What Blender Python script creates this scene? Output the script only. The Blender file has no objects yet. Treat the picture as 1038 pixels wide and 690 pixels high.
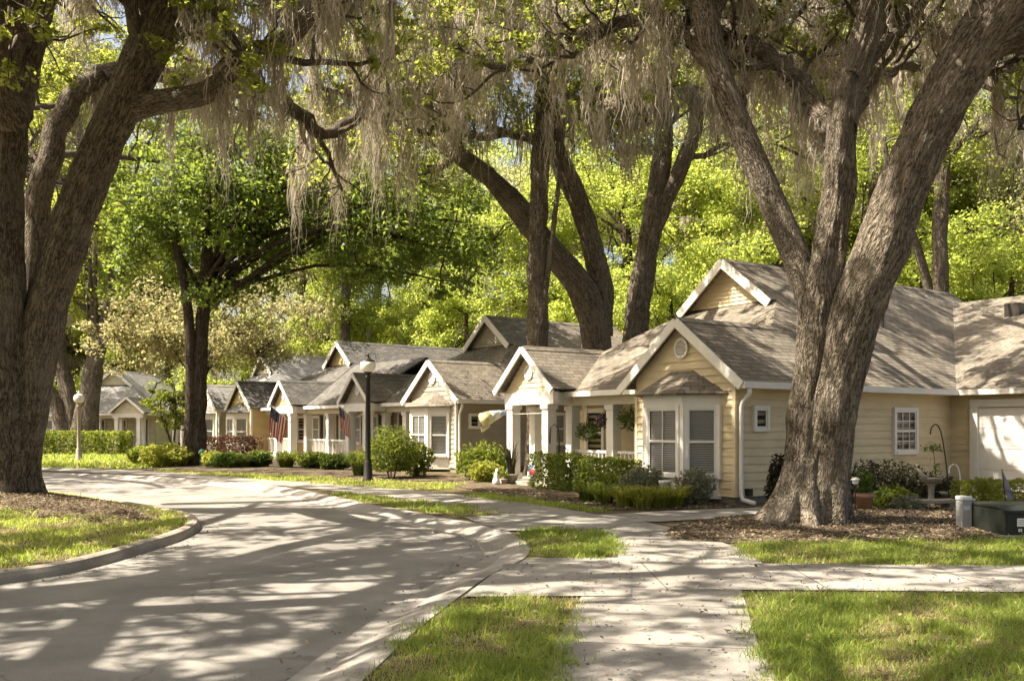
import bpy, math, random
import numpy as np
from mathutils import Vector, Matrix
from mathutils.geometry import tessellate_polygon

SC = bpy.context.scene
COL = SC.collection
F, CX, HY, CH = 900.0, 519.0, 430.6, 1.7      # focal length in photo pixels, principal column, horizon row, eye height
R = math.radians

def at(px, py, Y):
    return Vector(((px - CX) / F * Y, Y, CH - (py - HY) / F * Y))

def gp(px, py, h=0.0):
    Y = F * (CH - h) / (py - HY)
    return Vector(((px - CX) / F * Y, Y, h))

# ------------------------------------------------------------------ materials
def new_mat(name):
    m = bpy.data.materials.new(name)
    m.use_nodes = True
    nt = m.node_tree
    nt.nodes.clear()
    out = nt.nodes.new('ShaderNodeOutputMaterial')
    return m, nt, out

def N(nt, typ, **kw):
    n = nt.nodes.new(typ)
    for k, v in kw.items():
        if k.startswith('i_'):
            n.inputs[k[2:].replace('_', ' ')].default_value = v
        else:
            setattr(n, k, v)
    return n

def ramp(nt, stops):
    r = nt.nodes.new('ShaderNodeValToRGB')
    els = r.color_ramp.elements
    while len(els) < len(stops):
        els.new(0.5)
    for e, (p, c) in zip(els, stops):
        e.position = p
        e.color = (*c, 1) if len(c) == 3 else c
    return r

def mul(c, k):
    return tuple(min(1, x * k) for x in c)

def basic(name, col, rough=0.6, var=0.18, scale=4.0, bump=0.0, bscale=40.0, metallic=0.0, stretch=(1, 1, 1), spec=0.3, col2=None):
    m, nt, out = new_mat(name)
    b = N(nt, 'ShaderNodeBsdfPrincipled', i_Roughness=rough, i_Metallic=metallic)
    b.inputs['Specular IOR Level'].default_value = spec
    tc = N(nt, 'ShaderNodeTexCoord')
    mp = N(nt, 'ShaderNodeMapping')
    mp.inputs['Scale'].default_value = stretch
    nt.links.new(tc.outputs['Object'], mp.inputs['Vector'])
    no = N(nt, 'ShaderNodeTexNoise', i_Scale=scale, i_Detail=6.0, i_Roughness=0.65)
    nt.links.new(mp.outputs[0], no.inputs['Vector'])
    rp = ramp(nt, [(0.3, mul(col, 1 - var)), (0.7, col2 if col2 else mul(col, 1 + var))])
    nt.links.new(no.outputs['Fac'], rp.inputs[0])
    nt.links.new(rp.outputs[0], b.inputs['Base Color'])
    if bump > 0:
        nb = N(nt, 'ShaderNodeTexNoise', i_Scale=bscale, i_Detail=5.0)
        nt.links.new(mp.outputs[0], nb.inputs['Vector'])
        bp = N(nt, 'ShaderNodeBump', i_Strength=bump, i_Distance=0.03)
        nt.links.new(nb.outputs['Fac'], bp.inputs['Height'])
        nt.links.new(bp.outputs[0], b.inputs['Normal'])
    nt.links.new(b.outputs[0], out.inputs[0])
    return m

def leaf_mat(name, c1, c2, trans=0.45, tcol=None, rough=0.5, c3=None):
    """leaves: front colour from the per-leaf tint, light coming through from behind"""
    m, nt, out = new_mat(name)
    a = N(nt, 'ShaderNodeAttribute', attribute_name='tint')
    rp = ramp(nt, [(0.0, c1), (1.0, c2)] if c3 is None else [(0.0, c1), (0.72, c2), (0.9, c3)])
    oi = N(nt, 'ShaderNodeObjectInfo')
    sh = N(nt, 'ShaderNodeMath', operation='MULTIPLY_ADD')      # each plant a little lighter or darker than the next
    sh.inputs[1].default_value = 0.5
    sh.inputs[2].default_value = -0.25
    nt.links.new(oi.outputs['Random'], sh.inputs[0])
    ad = N(nt, 'ShaderNodeMath', operation='ADD', use_clamp=True)
    nt.links.new(a.outputs['Fac'], ad.inputs[0])
    nt.links.new(sh.outputs[0], ad.inputs[1])
    nt.links.new(ad.outputs[0], rp.inputs[0])
    b = N(nt, 'ShaderNodeBsdfPrincipled', i_Roughness=rough)
    b.inputs['Specular IOR Level'].default_value = 0.25
    nt.links.new(rp.outputs[0], b.inputs['Base Color'])
    t = N(nt, 'ShaderNodeBsdfTranslucent')
    t1 = tcol or tuple(min(1, x * k) for x, k in zip(c2, (2.4, 2.2, 1.2)))
    rp2 = ramp(nt, [(0.0, mul(t1, 0.65)), (1.0, t1)] if c3 is None else [(0.0, mul(t1, 0.65)), (0.72, t1), (0.9, mul(c3, 1.2))])
    nt.links.new(ad.outputs[0], rp2.inputs[0])
    nt.links.new(rp2.outputs[0], t.inputs['Color'])
    mx = N(nt, 'ShaderNodeMixShader', i_Fac=trans)
    nt.links.new(b.outputs[0], mx.inputs[1])
    nt.links.new(t.outputs[0], mx.inputs[2])
    nt.links.new(mx.outputs[0], out.inputs[0])
    return m

def bark_mat(name, c1, c2, c3, scale=1.0):
    """furrowed bark: broken vertical ridges from UV (metres around, metres along)"""
    m, nt, out = new_mat(name)
    b = N(nt, 'ShaderNodeBsdfPrincipled', i_Roughness=0.92)
    b.inputs['Specular IOR Level'].default_value = 0.12
    uv = N(nt, 'ShaderNodeUVMap', uv_map='UVMap')
    def mapped(sx, sy):
        mp = N(nt, 'ShaderNodeMapping')
        mp.inputs['Scale'].default_value = (sx * scale, sy * scale, 1)
        nt.links.new(uv.outputs[0], mp.inputs[0])
        return mp.outputs[0]
    def furrow(sx, sy, detail):
        q = N(nt, 'ShaderNodeTexNoise', i_Scale=1.0, i_Detail=detail, i_Roughness=0.55, i_Distortion=0.25)
        nt.links.new(mapped(sx, sy), q.inputs['Vector'])
        u = N(nt, 'ShaderNodeMath', operation='SUBTRACT')
        u.inputs[1].default_value = 0.5
        nt.links.new(q.outputs['Fac'], u.inputs[0])
        v = N(nt, 'ShaderNodeMath', operation='ABSOLUTE')
        nt.links.new(u.outputs[0], v.inputs[0])
        w = N(nt, 'ShaderNodeMath', operation='MULTIPLY', use_clamp=True)
        w.inputs[1].default_value = 5.0
        nt.links.new(v.outputs[0], w.inputs[0])
        return w.outputs[0]
    f1 = furrow(14.0, 2.6, 3.5)
    f3 = furrow(34.0, 8.0, 2.0)
    rid = N(nt, 'ShaderNodeMath', operation='MULTIPLY_ADD')
    rid.inputs[1].default_value = 0.45
    nt.links.new(f3, rid.inputs[0])
    sc = N(nt, 'ShaderNodeMath', operation='MULTIPLY')
    sc.inputs[1].default_value = 0.62
    nt.links.new(f1, sc.inputs[0])
    nt.links.new(sc.outputs[0], rid.inputs[2])
    fine = N(nt, 'ShaderNodeTexNoise', i_Scale=1.0, i_Detail=6.0, i_Roughness=0.7)
    nt.links.new(mapped(42, 17), fine.inputs['Vector'])
    tc = N(nt, 'ShaderNodeTexCoord')
    big = N(nt, 'ShaderNodeTexNoise', i_Scale=1.1, i_Detail=7.0, i_Roughness=0.7)
    nt.links.new(tc.outputs['Object'], big.inputs['Vector'])
    r1 = ramp(nt, [(0.04, mul(c1, 0.4)), (0.18, mul(c1, 1.0)), (0.42, c2), (0.85, mul(c2, 1.25))])
    nt.links.new(rid.outputs[0], r1.inputs[0])
    r2 = ramp(nt, [(0.48, (0, 0, 0)), (0.66, (0.55, 0.55, 0.55))])
    nt.links.new(big.outputs['Fac'], r2.inputs[0])
    mix = N(nt, 'ShaderNodeMixRGB', blend_type='MIX')
    nt.links.new(r2.outputs[0], mix.inputs[0])
    nt.links.new(r1.outputs[0], mix.inputs[1])
    mix.inputs[2].default_value = (*c3, 1)
    m2 = N(nt, 'ShaderNodeMixRGB', blend_type='MULTIPLY')
    m2.inputs[0].default_value = 0.85
    rf = ramp(nt, [(0.3, (0.55, 0.55, 0.55)), (0.7, (1.3, 1.27, 1.22))])
    nt.links.new(fine.outputs['Fac'], rf.inputs[0])
    nt.links.new(mix.outputs[0], m2.inputs[1])
    nt.links.new(rf.outputs[0], m2.inputs[2])
    nt.links.new(m2.outputs[0], b.inputs['Base Color'])
    hs = N(nt, 'ShaderNodeMath', operation='MULTIPLY_ADD')
    hs.inputs[1].default_value = 1.0
    nt.links.new(rid.outputs[0], hs.inputs[0])
    f2 = N(nt, 'ShaderNodeMath', operation='MULTIPLY')
    f2.inputs[1].default_value = 0.25
    nt.links.new(fine.outputs['Fac'], f2.inputs[0])
    nt.links.new(f2.outputs[0], hs.inputs[2])
    bp = N(nt, 'ShaderNodeBump', i_Strength=1.0, i_Distance=0.08)
    nt.links.new(hs.outputs[0], bp.inputs['Height'])
    nt.links.new(bp.outputs[0], b.inputs['Normal'])
    nt.links.new(b.outputs[0], out.inputs[0])
    return m

def shingle_mat(name, c1, c2):
    m, nt, out = new_mat(name)
    b = N(nt, 'ShaderNodeBsdfPrincipled', i_Roughness=0.9)
    b.inputs['Specular IOR Level'].default_value = 0.2
    uv = N(nt, 'ShaderNodeUVMap', uv_map='UVMap')
    br = N(nt, 'ShaderNodeTexBrick', i_Scale=1.0)
    br.offset = 0.37
    br.inputs['Brick Width'].default_value = 0.31
    br.inputs['Row Height'].default_value = 0.145
    br.inputs['Mortar Size'].default_value = 0.009
    br.inputs['Mortar Smooth'].default_value = 0.2
    br.inputs['Bias'].default_value = 0.0
    br.inputs['Color1'].default_value = (*c1, 1)
    br.inputs['Color2'].default_value = (*c2, 1)
    br.inputs['Mortar'].default_value = (*mul(c1, 0.45), 1)
    nt.links.new(uv.outputs[0], br.inputs['Vector'])
    no = N(nt, 'ShaderNodeTexNoise', i_Scale=0.8, i_Detail=6.0, i_Roughness=0.7)
    nt.links.new(uv.outputs[0], no.inputs['Vector'])
    rf = ramp(nt, [(0.3, (0.72, 0.72, 0.70)), (0.7, (1.2, 1.15, 1.05))])
    nt.links.new(no.outputs['Fac'], rf.inputs[0])
    mx = N(nt, 'ShaderNodeMixRGB', blend_type='MULTIPLY')
    mx.inputs[0].default_value = 1.0
    nt.links.new(br.outputs['Color'], mx.inputs[1])
    nt.links.new(rf.outputs[0], mx.inputs[2])
    nt.links.new(mx.outputs[0], b.inputs['Base Color'])
    bp = N(nt, 'ShaderNodeBump', i_Strength=0.7, i_Distance=0.02, invert=True)
    nt.links.new(br.outputs['Fac'], bp.inputs['Height'])
    nt.links.new(bp.outputs[0], b.inputs['Normal'])
    nt.links.new(b.outputs[0], out.inputs[0])
    return m

def paving_mat(name, base, stain, crack=0.5, scale=1.0):
    """worn concrete / asphalt: blotches, aggregate speckle, a few cracks and stains"""
    m, nt, out = new_mat(name)
    b = N(nt, 'ShaderNodeBsdfPrincipled', i_Roughness=0.88)
    b.inputs['Specular IOR Level'].default_value = 0.25
    tc = N(nt, 'ShaderNodeTexCoord')
    n1 = N(nt, 'ShaderNodeTexNoise', i_Scale=0.55 * scale, i_Detail=7.0, i_Roughness=0.62)
    nt.links.new(tc.outputs['Object'], n1.inputs['Vector'])
    n2 = N(nt, 'ShaderNodeTexNoise', i_Scale=70.0, i_Detail=3.0)
    nt.links.new(tc.outputs['Object'], n2.inputs['Vector'])
    r1 = ramp(nt, [(0.30, stain), (0.62, base), (0.85, mul(base, 1.14))])
    nt.links.new(n1.outputs['Fac'], r1.inputs[0])
    r2 = ramp(nt, [(0.3, (0.80, 0.80, 0.80)), (0.7, (1.14, 1.14, 1.14))])
    nt.links.new(n2.outputs['Fac'], r2.inputs[0])
    mx = N(nt, 'ShaderNodeMixRGB', blend_type='MULTIPLY')
    mx.inputs[0].default_value = 0.8
    nt.links.new(r1.outputs[0], mx.inputs[1])
    nt.links.new(r2.outputs[0], mx.inputs[2])
    wn = N(nt, 'ShaderNodeTexNoise', i_Scale=1.3, i_Detail=6.0)
    nt.links.new(tc.outputs['Object'], wn.inputs['Vector'])
    va = N(nt, 'ShaderNodeVectorMath', operation='MULTIPLY_ADD')
    va.inputs[1].default_value = (0.9, 0.9, 0)
    nt.links.new(wn.outputs['Color'], va.inputs[0])
    nt.links.new(tc.outputs['Object'], va.inputs[2])
    vo = N(nt, 'ShaderNodeTexVoronoi', feature='DISTANCE_TO_EDGE', i_Scale=0.23)
    nt.links.new(va.outputs[0], vo.inputs['Vector'])
    rc = ramp(nt, [(0.0, (1 - crack,) * 3), (0.0045, (1, 1, 1))])
    nt.links.new(vo.outputs['Distance'], rc.inputs[0])
    m2 = N(nt, 'ShaderNodeMixRGB', blend_type='MULTIPLY')
    m2.inputs[0].default_value = 1.0
    nt.links.new(mx.outputs[0], m2.inputs[1])
    nt.links.new(rc.outputs[0], m2.inputs[2])
    sv = N(nt, 'ShaderNodeTexVoronoi', feature='F1', i_Scale=0.85)      # scattered round stains
    nt.links.new(va.outputs[0], sv.inputs['Vector'])
    rs = ramp(nt, [(0.02, (0.66, 0.65, 0.64)), (0.13, (0.9, 0.9, 0.9)), (0.2, (1, 1, 1))])
    nt.links.new(sv.outputs['Distance'], rs.inputs[0])
    m3 = N(nt, 'ShaderNodeMixRGB', blend_type='MULTIPLY')
    m3.inputs[0].default_value = 1.0
    nt.links.new(m2.outputs[0], m3.inputs[1])
    nt.links.new(rs.outputs[0], m3.inputs[2])
    nt.links.new(m3.outputs[0], b.inputs['Base Color'])
    bp = N(nt, 'ShaderNodeBump', i_Strength=0.35, i_Distance=0.012)
    nt.links.new(n2.outputs['Fac'], bp.inputs['Height'])
    nt.links.new(bp.outputs[0], b.inputs['Normal'])
    nt.links.new(b.outputs[0], out.inputs[0])
    return m

def soil_mat(name, stops, scale=2.0, bump=0.6):
    m, nt, out = new_mat(name)
    b = N(nt, 'ShaderNodeBsdfPrincipled', i_Roughness=0.95)
    b.inputs['Specular IOR Level'].default_value = 0.1
    tc = N(nt, 'ShaderNodeTexCoord')
    n1 = N(nt, 'ShaderNodeTexNoise', i_Scale=scale, i_Detail=9.0, i_Roughness=0.75)
    nt.links.new(tc.outputs['Object'], n1.inputs['Vector'])
    r1 = ramp(nt, stops)
    nt.links.new(n1.outputs['Fac'], r1.inputs[0])
    n2 = N(nt, 'ShaderNodeTexNoise', i_Scale=35.0, i_Detail=4.0)
    nt.links.new(tc.outputs['Object'], n2.inputs['Vector'])
    r2 = ramp(nt, [(0.3, (0.6, 0.6, 0.6)), (0.7, (1.3, 1.3, 1.3))])
    nt.links.new(n2.outputs['Fac'], r2.inputs[0])
    mx = N(nt, 'ShaderNodeMixRGB', blend_type='MULTIPLY')
    mx.inputs[0].default_value = 0.9
    nt.links.new(r1.outputs[0], mx.inputs[1])
    nt.links.new(r2.outputs[0], mx.inputs[2])
    nt.links.new(mx.outputs[0], b.inputs['Base Color'])
    bp = N(nt, 'ShaderNodeBump', i_Strength=bump, i_Distance=0.04)
    nt.links.new(n2.outputs['Fac'], bp.inputs['Height'])
    nt.links.new(bp.outputs[0], b.inputs['Normal'])
    nt.links.new(b.outputs[0], out.inputs[0])
    return m

def glass_mat(name, base=0.02, clear=0.6):
    m, nt, out = new_mat(name)
    g = N(nt, 'ShaderNodeBsdfPrincipled', i_Roughness=0.04)
    g.inputs['Base Color'].default_value = (base, base * 1.05, base * 1.1, 1)
    g.inputs['Specular IOR Level'].default_value = 0.7
    t = N(nt, 'ShaderNodeBsdfTransparent')
    mx = N(nt, 'ShaderNodeMixShader', i_Fac=clear)
    nt.links.new(g.outputs[0], mx.inputs[1])
    nt.links.new(t.outputs[0], mx.inputs[2])
    nt.links.new(mx.outputs[0], out.inputs[0])
    return m

M = {}
M['trim'] = basic('white_paint', (0.74, 0.71, 0.65), 0.5, 0.07, 2.0)
M['trim_tan'] = basic('porch_beam_paint', (0.60, 0.54, 0.42), 0.55, 0.06, 2.0)
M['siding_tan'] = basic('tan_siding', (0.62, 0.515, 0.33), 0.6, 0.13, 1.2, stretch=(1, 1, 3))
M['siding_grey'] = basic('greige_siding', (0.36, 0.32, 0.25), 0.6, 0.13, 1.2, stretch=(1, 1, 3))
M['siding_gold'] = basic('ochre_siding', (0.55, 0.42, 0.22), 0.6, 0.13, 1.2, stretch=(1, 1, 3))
M['siding_cream'] = basic('cream_siding', (0.66, 0.60, 0.42), 0.6, 0.13, 1.2, stretch=(1, 1, 3))
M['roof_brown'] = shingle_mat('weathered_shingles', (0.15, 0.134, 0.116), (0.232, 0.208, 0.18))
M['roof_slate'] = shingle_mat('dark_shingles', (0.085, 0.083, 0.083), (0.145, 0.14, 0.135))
M['roof_grey'] = shingle_mat('grey_shingles', (0.20, 0.20, 0.21), (0.30, 0.30, 0.30))
M['found'] = basic('foundation_block', (0.20, 0.17, 0.14), 0.9, 0.25, 5.0)
M['porch'] = paving_mat('porch_concrete', (0.42, 0.39, 0.34), (0.28, 0.26, 0.22), 0.0)
M['glass'] = glass_mat('window_glass', 0.02, 0.78)
M['dark'] = basic('dark_interior', (0.025, 0.025, 0.027), 0.8, 0.3, 1.5)
M['blind'] = basic('blind_slats', (0.78, 0.77, 0.74), 0.6, 0.03)
M['shutter'] = basic('black_shutter', (0.03, 0.025, 0.025), 0.5, 0.1)
M['door_red'] = basic('dark_front_door', (0.10, 0.055, 0.045), 0.45, 0.1)
M['door_white'] = basic('garage_door_paint', (0.72, 0.70, 0.66), 0.5, 0.05)
M['black_metal'] = basic('black_painted_metal', (0.03, 0.026, 0.022), 0.45, 0.2, 8.0, spec=0.5)
M['bronze_metal'] = basic('bronze_painted_post', (0.013, 0.011, 0.009), 0.5, 0.2, 8.0, spec=0.3)
M['grey_post'] = basic('pale_weathered_post', (0.34, 0.30, 0.24), 0.6, 0.15, 8.0)
M['globe'] = basic('frosted_globe', (0.80, 0.76, 0.68), 0.25, 0.05, 3.0, spec=0.5)
M['grey_metal'] = basic('grey_metal', (0.27, 0.275, 0.28), 0.5, 0.14, 6.0, spec=0.5)
M['pale_grey'] = basic('pale_grey_plastic', (0.45, 0.46, 0.46), 0.45, 0.1, 6.0)
M['xfmr'] = basic('dark_green_enamel', (0.013, 0.016, 0.012), 0.6, 0.25, 6.0, spec=0.4)
M['sticker'] = basic('white_sticker', (0.7, 0.7, 0.68), 0.5, 0.05)
M['ink'] = basic('sticker_print', (0.12, 0.12, 0.13), 0.6, 0.1)
M['terracotta'] = basic('terracotta', (0.34, 0.205, 0.13), 0.85, 0.2, 6.0)
M['stonepot'] = basic('pale_stone', (0.30, 0.265, 0.215), 0.9, 0.2, 8.0)
M['white_plastic'] = basic('white_plastic', (0.75, 0.74, 0.71), 0.4, 0.05)
M['red'] = basic('flag_red', (0.45, 0.035, 0.04), 0.75, 0.1)
M['white_cloth'] = basic('flag_white', (0.75, 0.70, 0.62), 0.75, 0.06)
M['navy'] = basic('flag_navy', (0.02, 0.028, 0.09), 0.75, 0.1)
M['yellow'] = basic('windsock_yellow', (0.66, 0.60, 0.30), 0.6, 0.1)
M['paleblue'] = basic('pale_blue_cloth', (0.42, 0.52, 0.68), 0.6, 0.1)
M['lavender'] = basic('lavender_cloth', (0.20, 0.19, 0.26), 0.7, 0.2, 8.0)
M['green_marker'] = basic('green_marker_plastic', (0.14, 0.28, 0.20), 0.5, 0.1)
M['wood'] = basic('wooden_chair', (0.10, 0.055, 0.03), 0.6, 0.2)
M['road'] = paving_mat('road_asphalt', (0.262, 0.246, 0.226), (0.145, 0.136, 0.125), 0.3)
M['concrete'] = paving_mat('walk_concrete', (0.305, 0.284, 0.255), (0.17, 0.157, 0.14), 0.15, 1.4)
M['gutter'] = paving_mat('gutter_concrete', (0.335, 0.312, 0.282), (0.19, 0.176, 0.158), 0.15, 1.6)
M['kerb'] = paving_mat('weathered_kerb', (0.36, 0.315, 0.26), (0.20, 0.172, 0.14), 0.1, 2.5)
M['joint'] = basic('joint_dirt', (0.07, 0.06, 0.045), 0.95, 0.3, 6.0)
M['lawn'] = soil_mat('lawn_soil', [(0.28, (0.07, 0.052, 0.032)), (0.46, (0.105, 0.085, 0.045)), (0.60, (0.15, 0.122, 0.07)), (0.76, (0.25, 0.195, 0.125))], 1.1, 0.5)
M['mulch'] = soil_mat('leaf_mulch', [(0.25, (0.05, 0.037, 0.026)), (0.5, (0.12, 0.093, 0.065)), (0.75, (0.235, 0.187, 0.135))], 3.0, 1.0)
M['bark_oak'] = bark_mat('live_oak_bark', (0.122, 0.10, 0.076), (0.265, 0.226, 0.178), (0.35, 0.308, 0.25))
M['bark_dark'] = bark_mat('dark_bark', (0.06, 0.046, 0.034), (0.13, 0.104, 0.08), (0.16, 0.13, 0.10))
M['moss'] = leaf_mat('spanish_moss', (0.30, 0.27, 0.22), (0.56, 0.50, 0.415), 0.45, (0.66, 0.59, 0.47), 0.9)
M['leaf_oak'] = leaf_mat('oak_leaves', (0.063, 0.09, 0.021), (0.148, 0.178, 0.039), 0.5, (0.65, 0.71, 0.12))
M['leaf_spring'] = leaf_mat('spring_leaves', (0.086, 0.124, 0.026), (0.197, 0.238, 0.052), 0.55, (0.77, 0.87, 0.165))
M['leaf_dark_shaded'] = leaf_mat('dark_shaded_leaves', (0.03, 0.056, 0.013), (0.075, 0.112, 0.025), 0.45, (0.36, 0.46, 0.07))  # dark green, with shade from neighbouring trees put into the colour
M['leaf_hazed'] = leaf_mat('hazed_leaves', (0.13, 0.15, 0.06), (0.25, 0.265, 0.12), 0.55, (0.78, 0.78, 0.36))  # paler leaf colour stands in for haze over the distant wood
M['leaf_olive'] = leaf_mat('olive_leaves', (0.14, 0.13, 0.06), (0.25, 0.225, 0.11), 0.5, (0.58, 0.54, 0.24))
M['leaf_hedge'] = leaf_mat('hedge_leaves', (0.035, 0.06, 0.012), (0.11, 0.145, 0.026), 0.4, (0.44, 0.50, 0.06))
M['leaf_lime'] = leaf_mat('lime_leaves', (0.13, 0.165, 0.026), (0.25, 0.27, 0.05), 0.45, (0.66, 0.66, 0.11))
M['leaf_burgundy'] = leaf_mat('burgundy_leaves', (0.055, 0.028, 0.02), (0.13, 0.075, 0.045), 0.3, (0.26, 0.13, 0.07))
M['leaf_grey'] = leaf_mat('greyish_leaves', (0.10, 0.12, 0.06), (0.34, 0.33, 0.25), 0.3, (0.45, 0.45, 0.25))
M['leaf_fern'] = leaf_mat('fern_fronds', (0.03, 0.055, 0.012), (0.08, 0.13, 0.025), 0.4, (0.30, 0.40, 0.05))
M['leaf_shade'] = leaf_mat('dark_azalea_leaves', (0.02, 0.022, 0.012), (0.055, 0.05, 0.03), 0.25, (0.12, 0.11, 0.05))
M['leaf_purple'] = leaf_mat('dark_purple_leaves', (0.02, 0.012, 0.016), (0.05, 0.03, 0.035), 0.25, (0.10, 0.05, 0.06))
M['grass'] = leaf_mat('grass_blades', (0.085, 0.14, 0.024), (0.27, 0.31, 0.075), 0.48, (0.66, 0.78, 0.13), 0.5, (0.42, 0.34, 0.18))
M['litter'] = leaf_mat('dry_leaves', (0.095, 0.067, 0.042), (0.36, 0.285, 0.195), 0.15, (0.3, 0.22, 0.13))
M['stem'] = basic('shrub_stem', (0.09, 0.065, 0.045), 0.9, 0.25, 8.0)

# ------------------------------------------------------------------ objects
def link(o, parent=None):
    COL.objects.link(o)
    if parent is not None:
        o.parent = parent
    return o

def tag(o, label=None, cat=None, group=None, kind=None):
    if label: o['label'] = label
    if cat: o['category'] = cat
    if group: o['group'] = group
    if kind: o['kind'] = kind
    return o

def empty(name, loc=(0, 0, 0), rz=0.0, label=None, cat=None, group=None):
    o = bpy.data.objects.new(name, None)
    o.empty_display_size = 0.3
    o.location = loc
    o.rotation_euler = (0, 0, rz)
    link(o)
    return tag(o, label, cat, group)

def copy_tree(o, parent=None):
    c = o.copy()
    COL.objects.link(c)
    c.parent = parent
    for ch in list(o.children):
        copy_tree(ch, c)
    return c

def mesh_np(name, V, Fc, mat, parent=None, tint=None, uv=None, smooth=False):
    """V (n,3), Fc (m,k) -> one mesh object, made with the fast array calls"""
    V = np.asarray(V, dtype=np.float32)
    Fc = np.asarray(Fc, dtype=np.int32)
    me = bpy.data.meshes.new(name)
    m, k = Fc.shape
    me.vertices.add(len(V))
    me.vertices.foreach_set('co', V.ravel())
    me.loops.add(m * k)
    me.loops.foreach_set('vertex_index', Fc.ravel())
    me.polygons.add(m)
    me.polygons.foreach_set('loop_start', np.arange(0, m * k, k, dtype=np.int32))
    me.polygons.foreach_set('loop_total', np.full(m, k, dtype=np.int32))
    if smooth:
        me.polygons.foreach_set('use_smooth', np.ones(m, dtype=bool))
    if uv is not None:
        l = me.uv_layers.new(name='UVMap')
        l.data.foreach_set('uv', np.asarray(uv, dtype=np.float32)[Fc.ravel()].ravel())
    if tint is not None:
        a = me.attributes.new('tint', 'FLOAT', 'FACE')
        a.data.foreach_set('value', np.asarray(tint, dtype=np.float32))
    me.update(calc_edges=True)
    me.materials.append(mat)
    return link(bpy.data.objects.new(name, me), parent)

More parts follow.
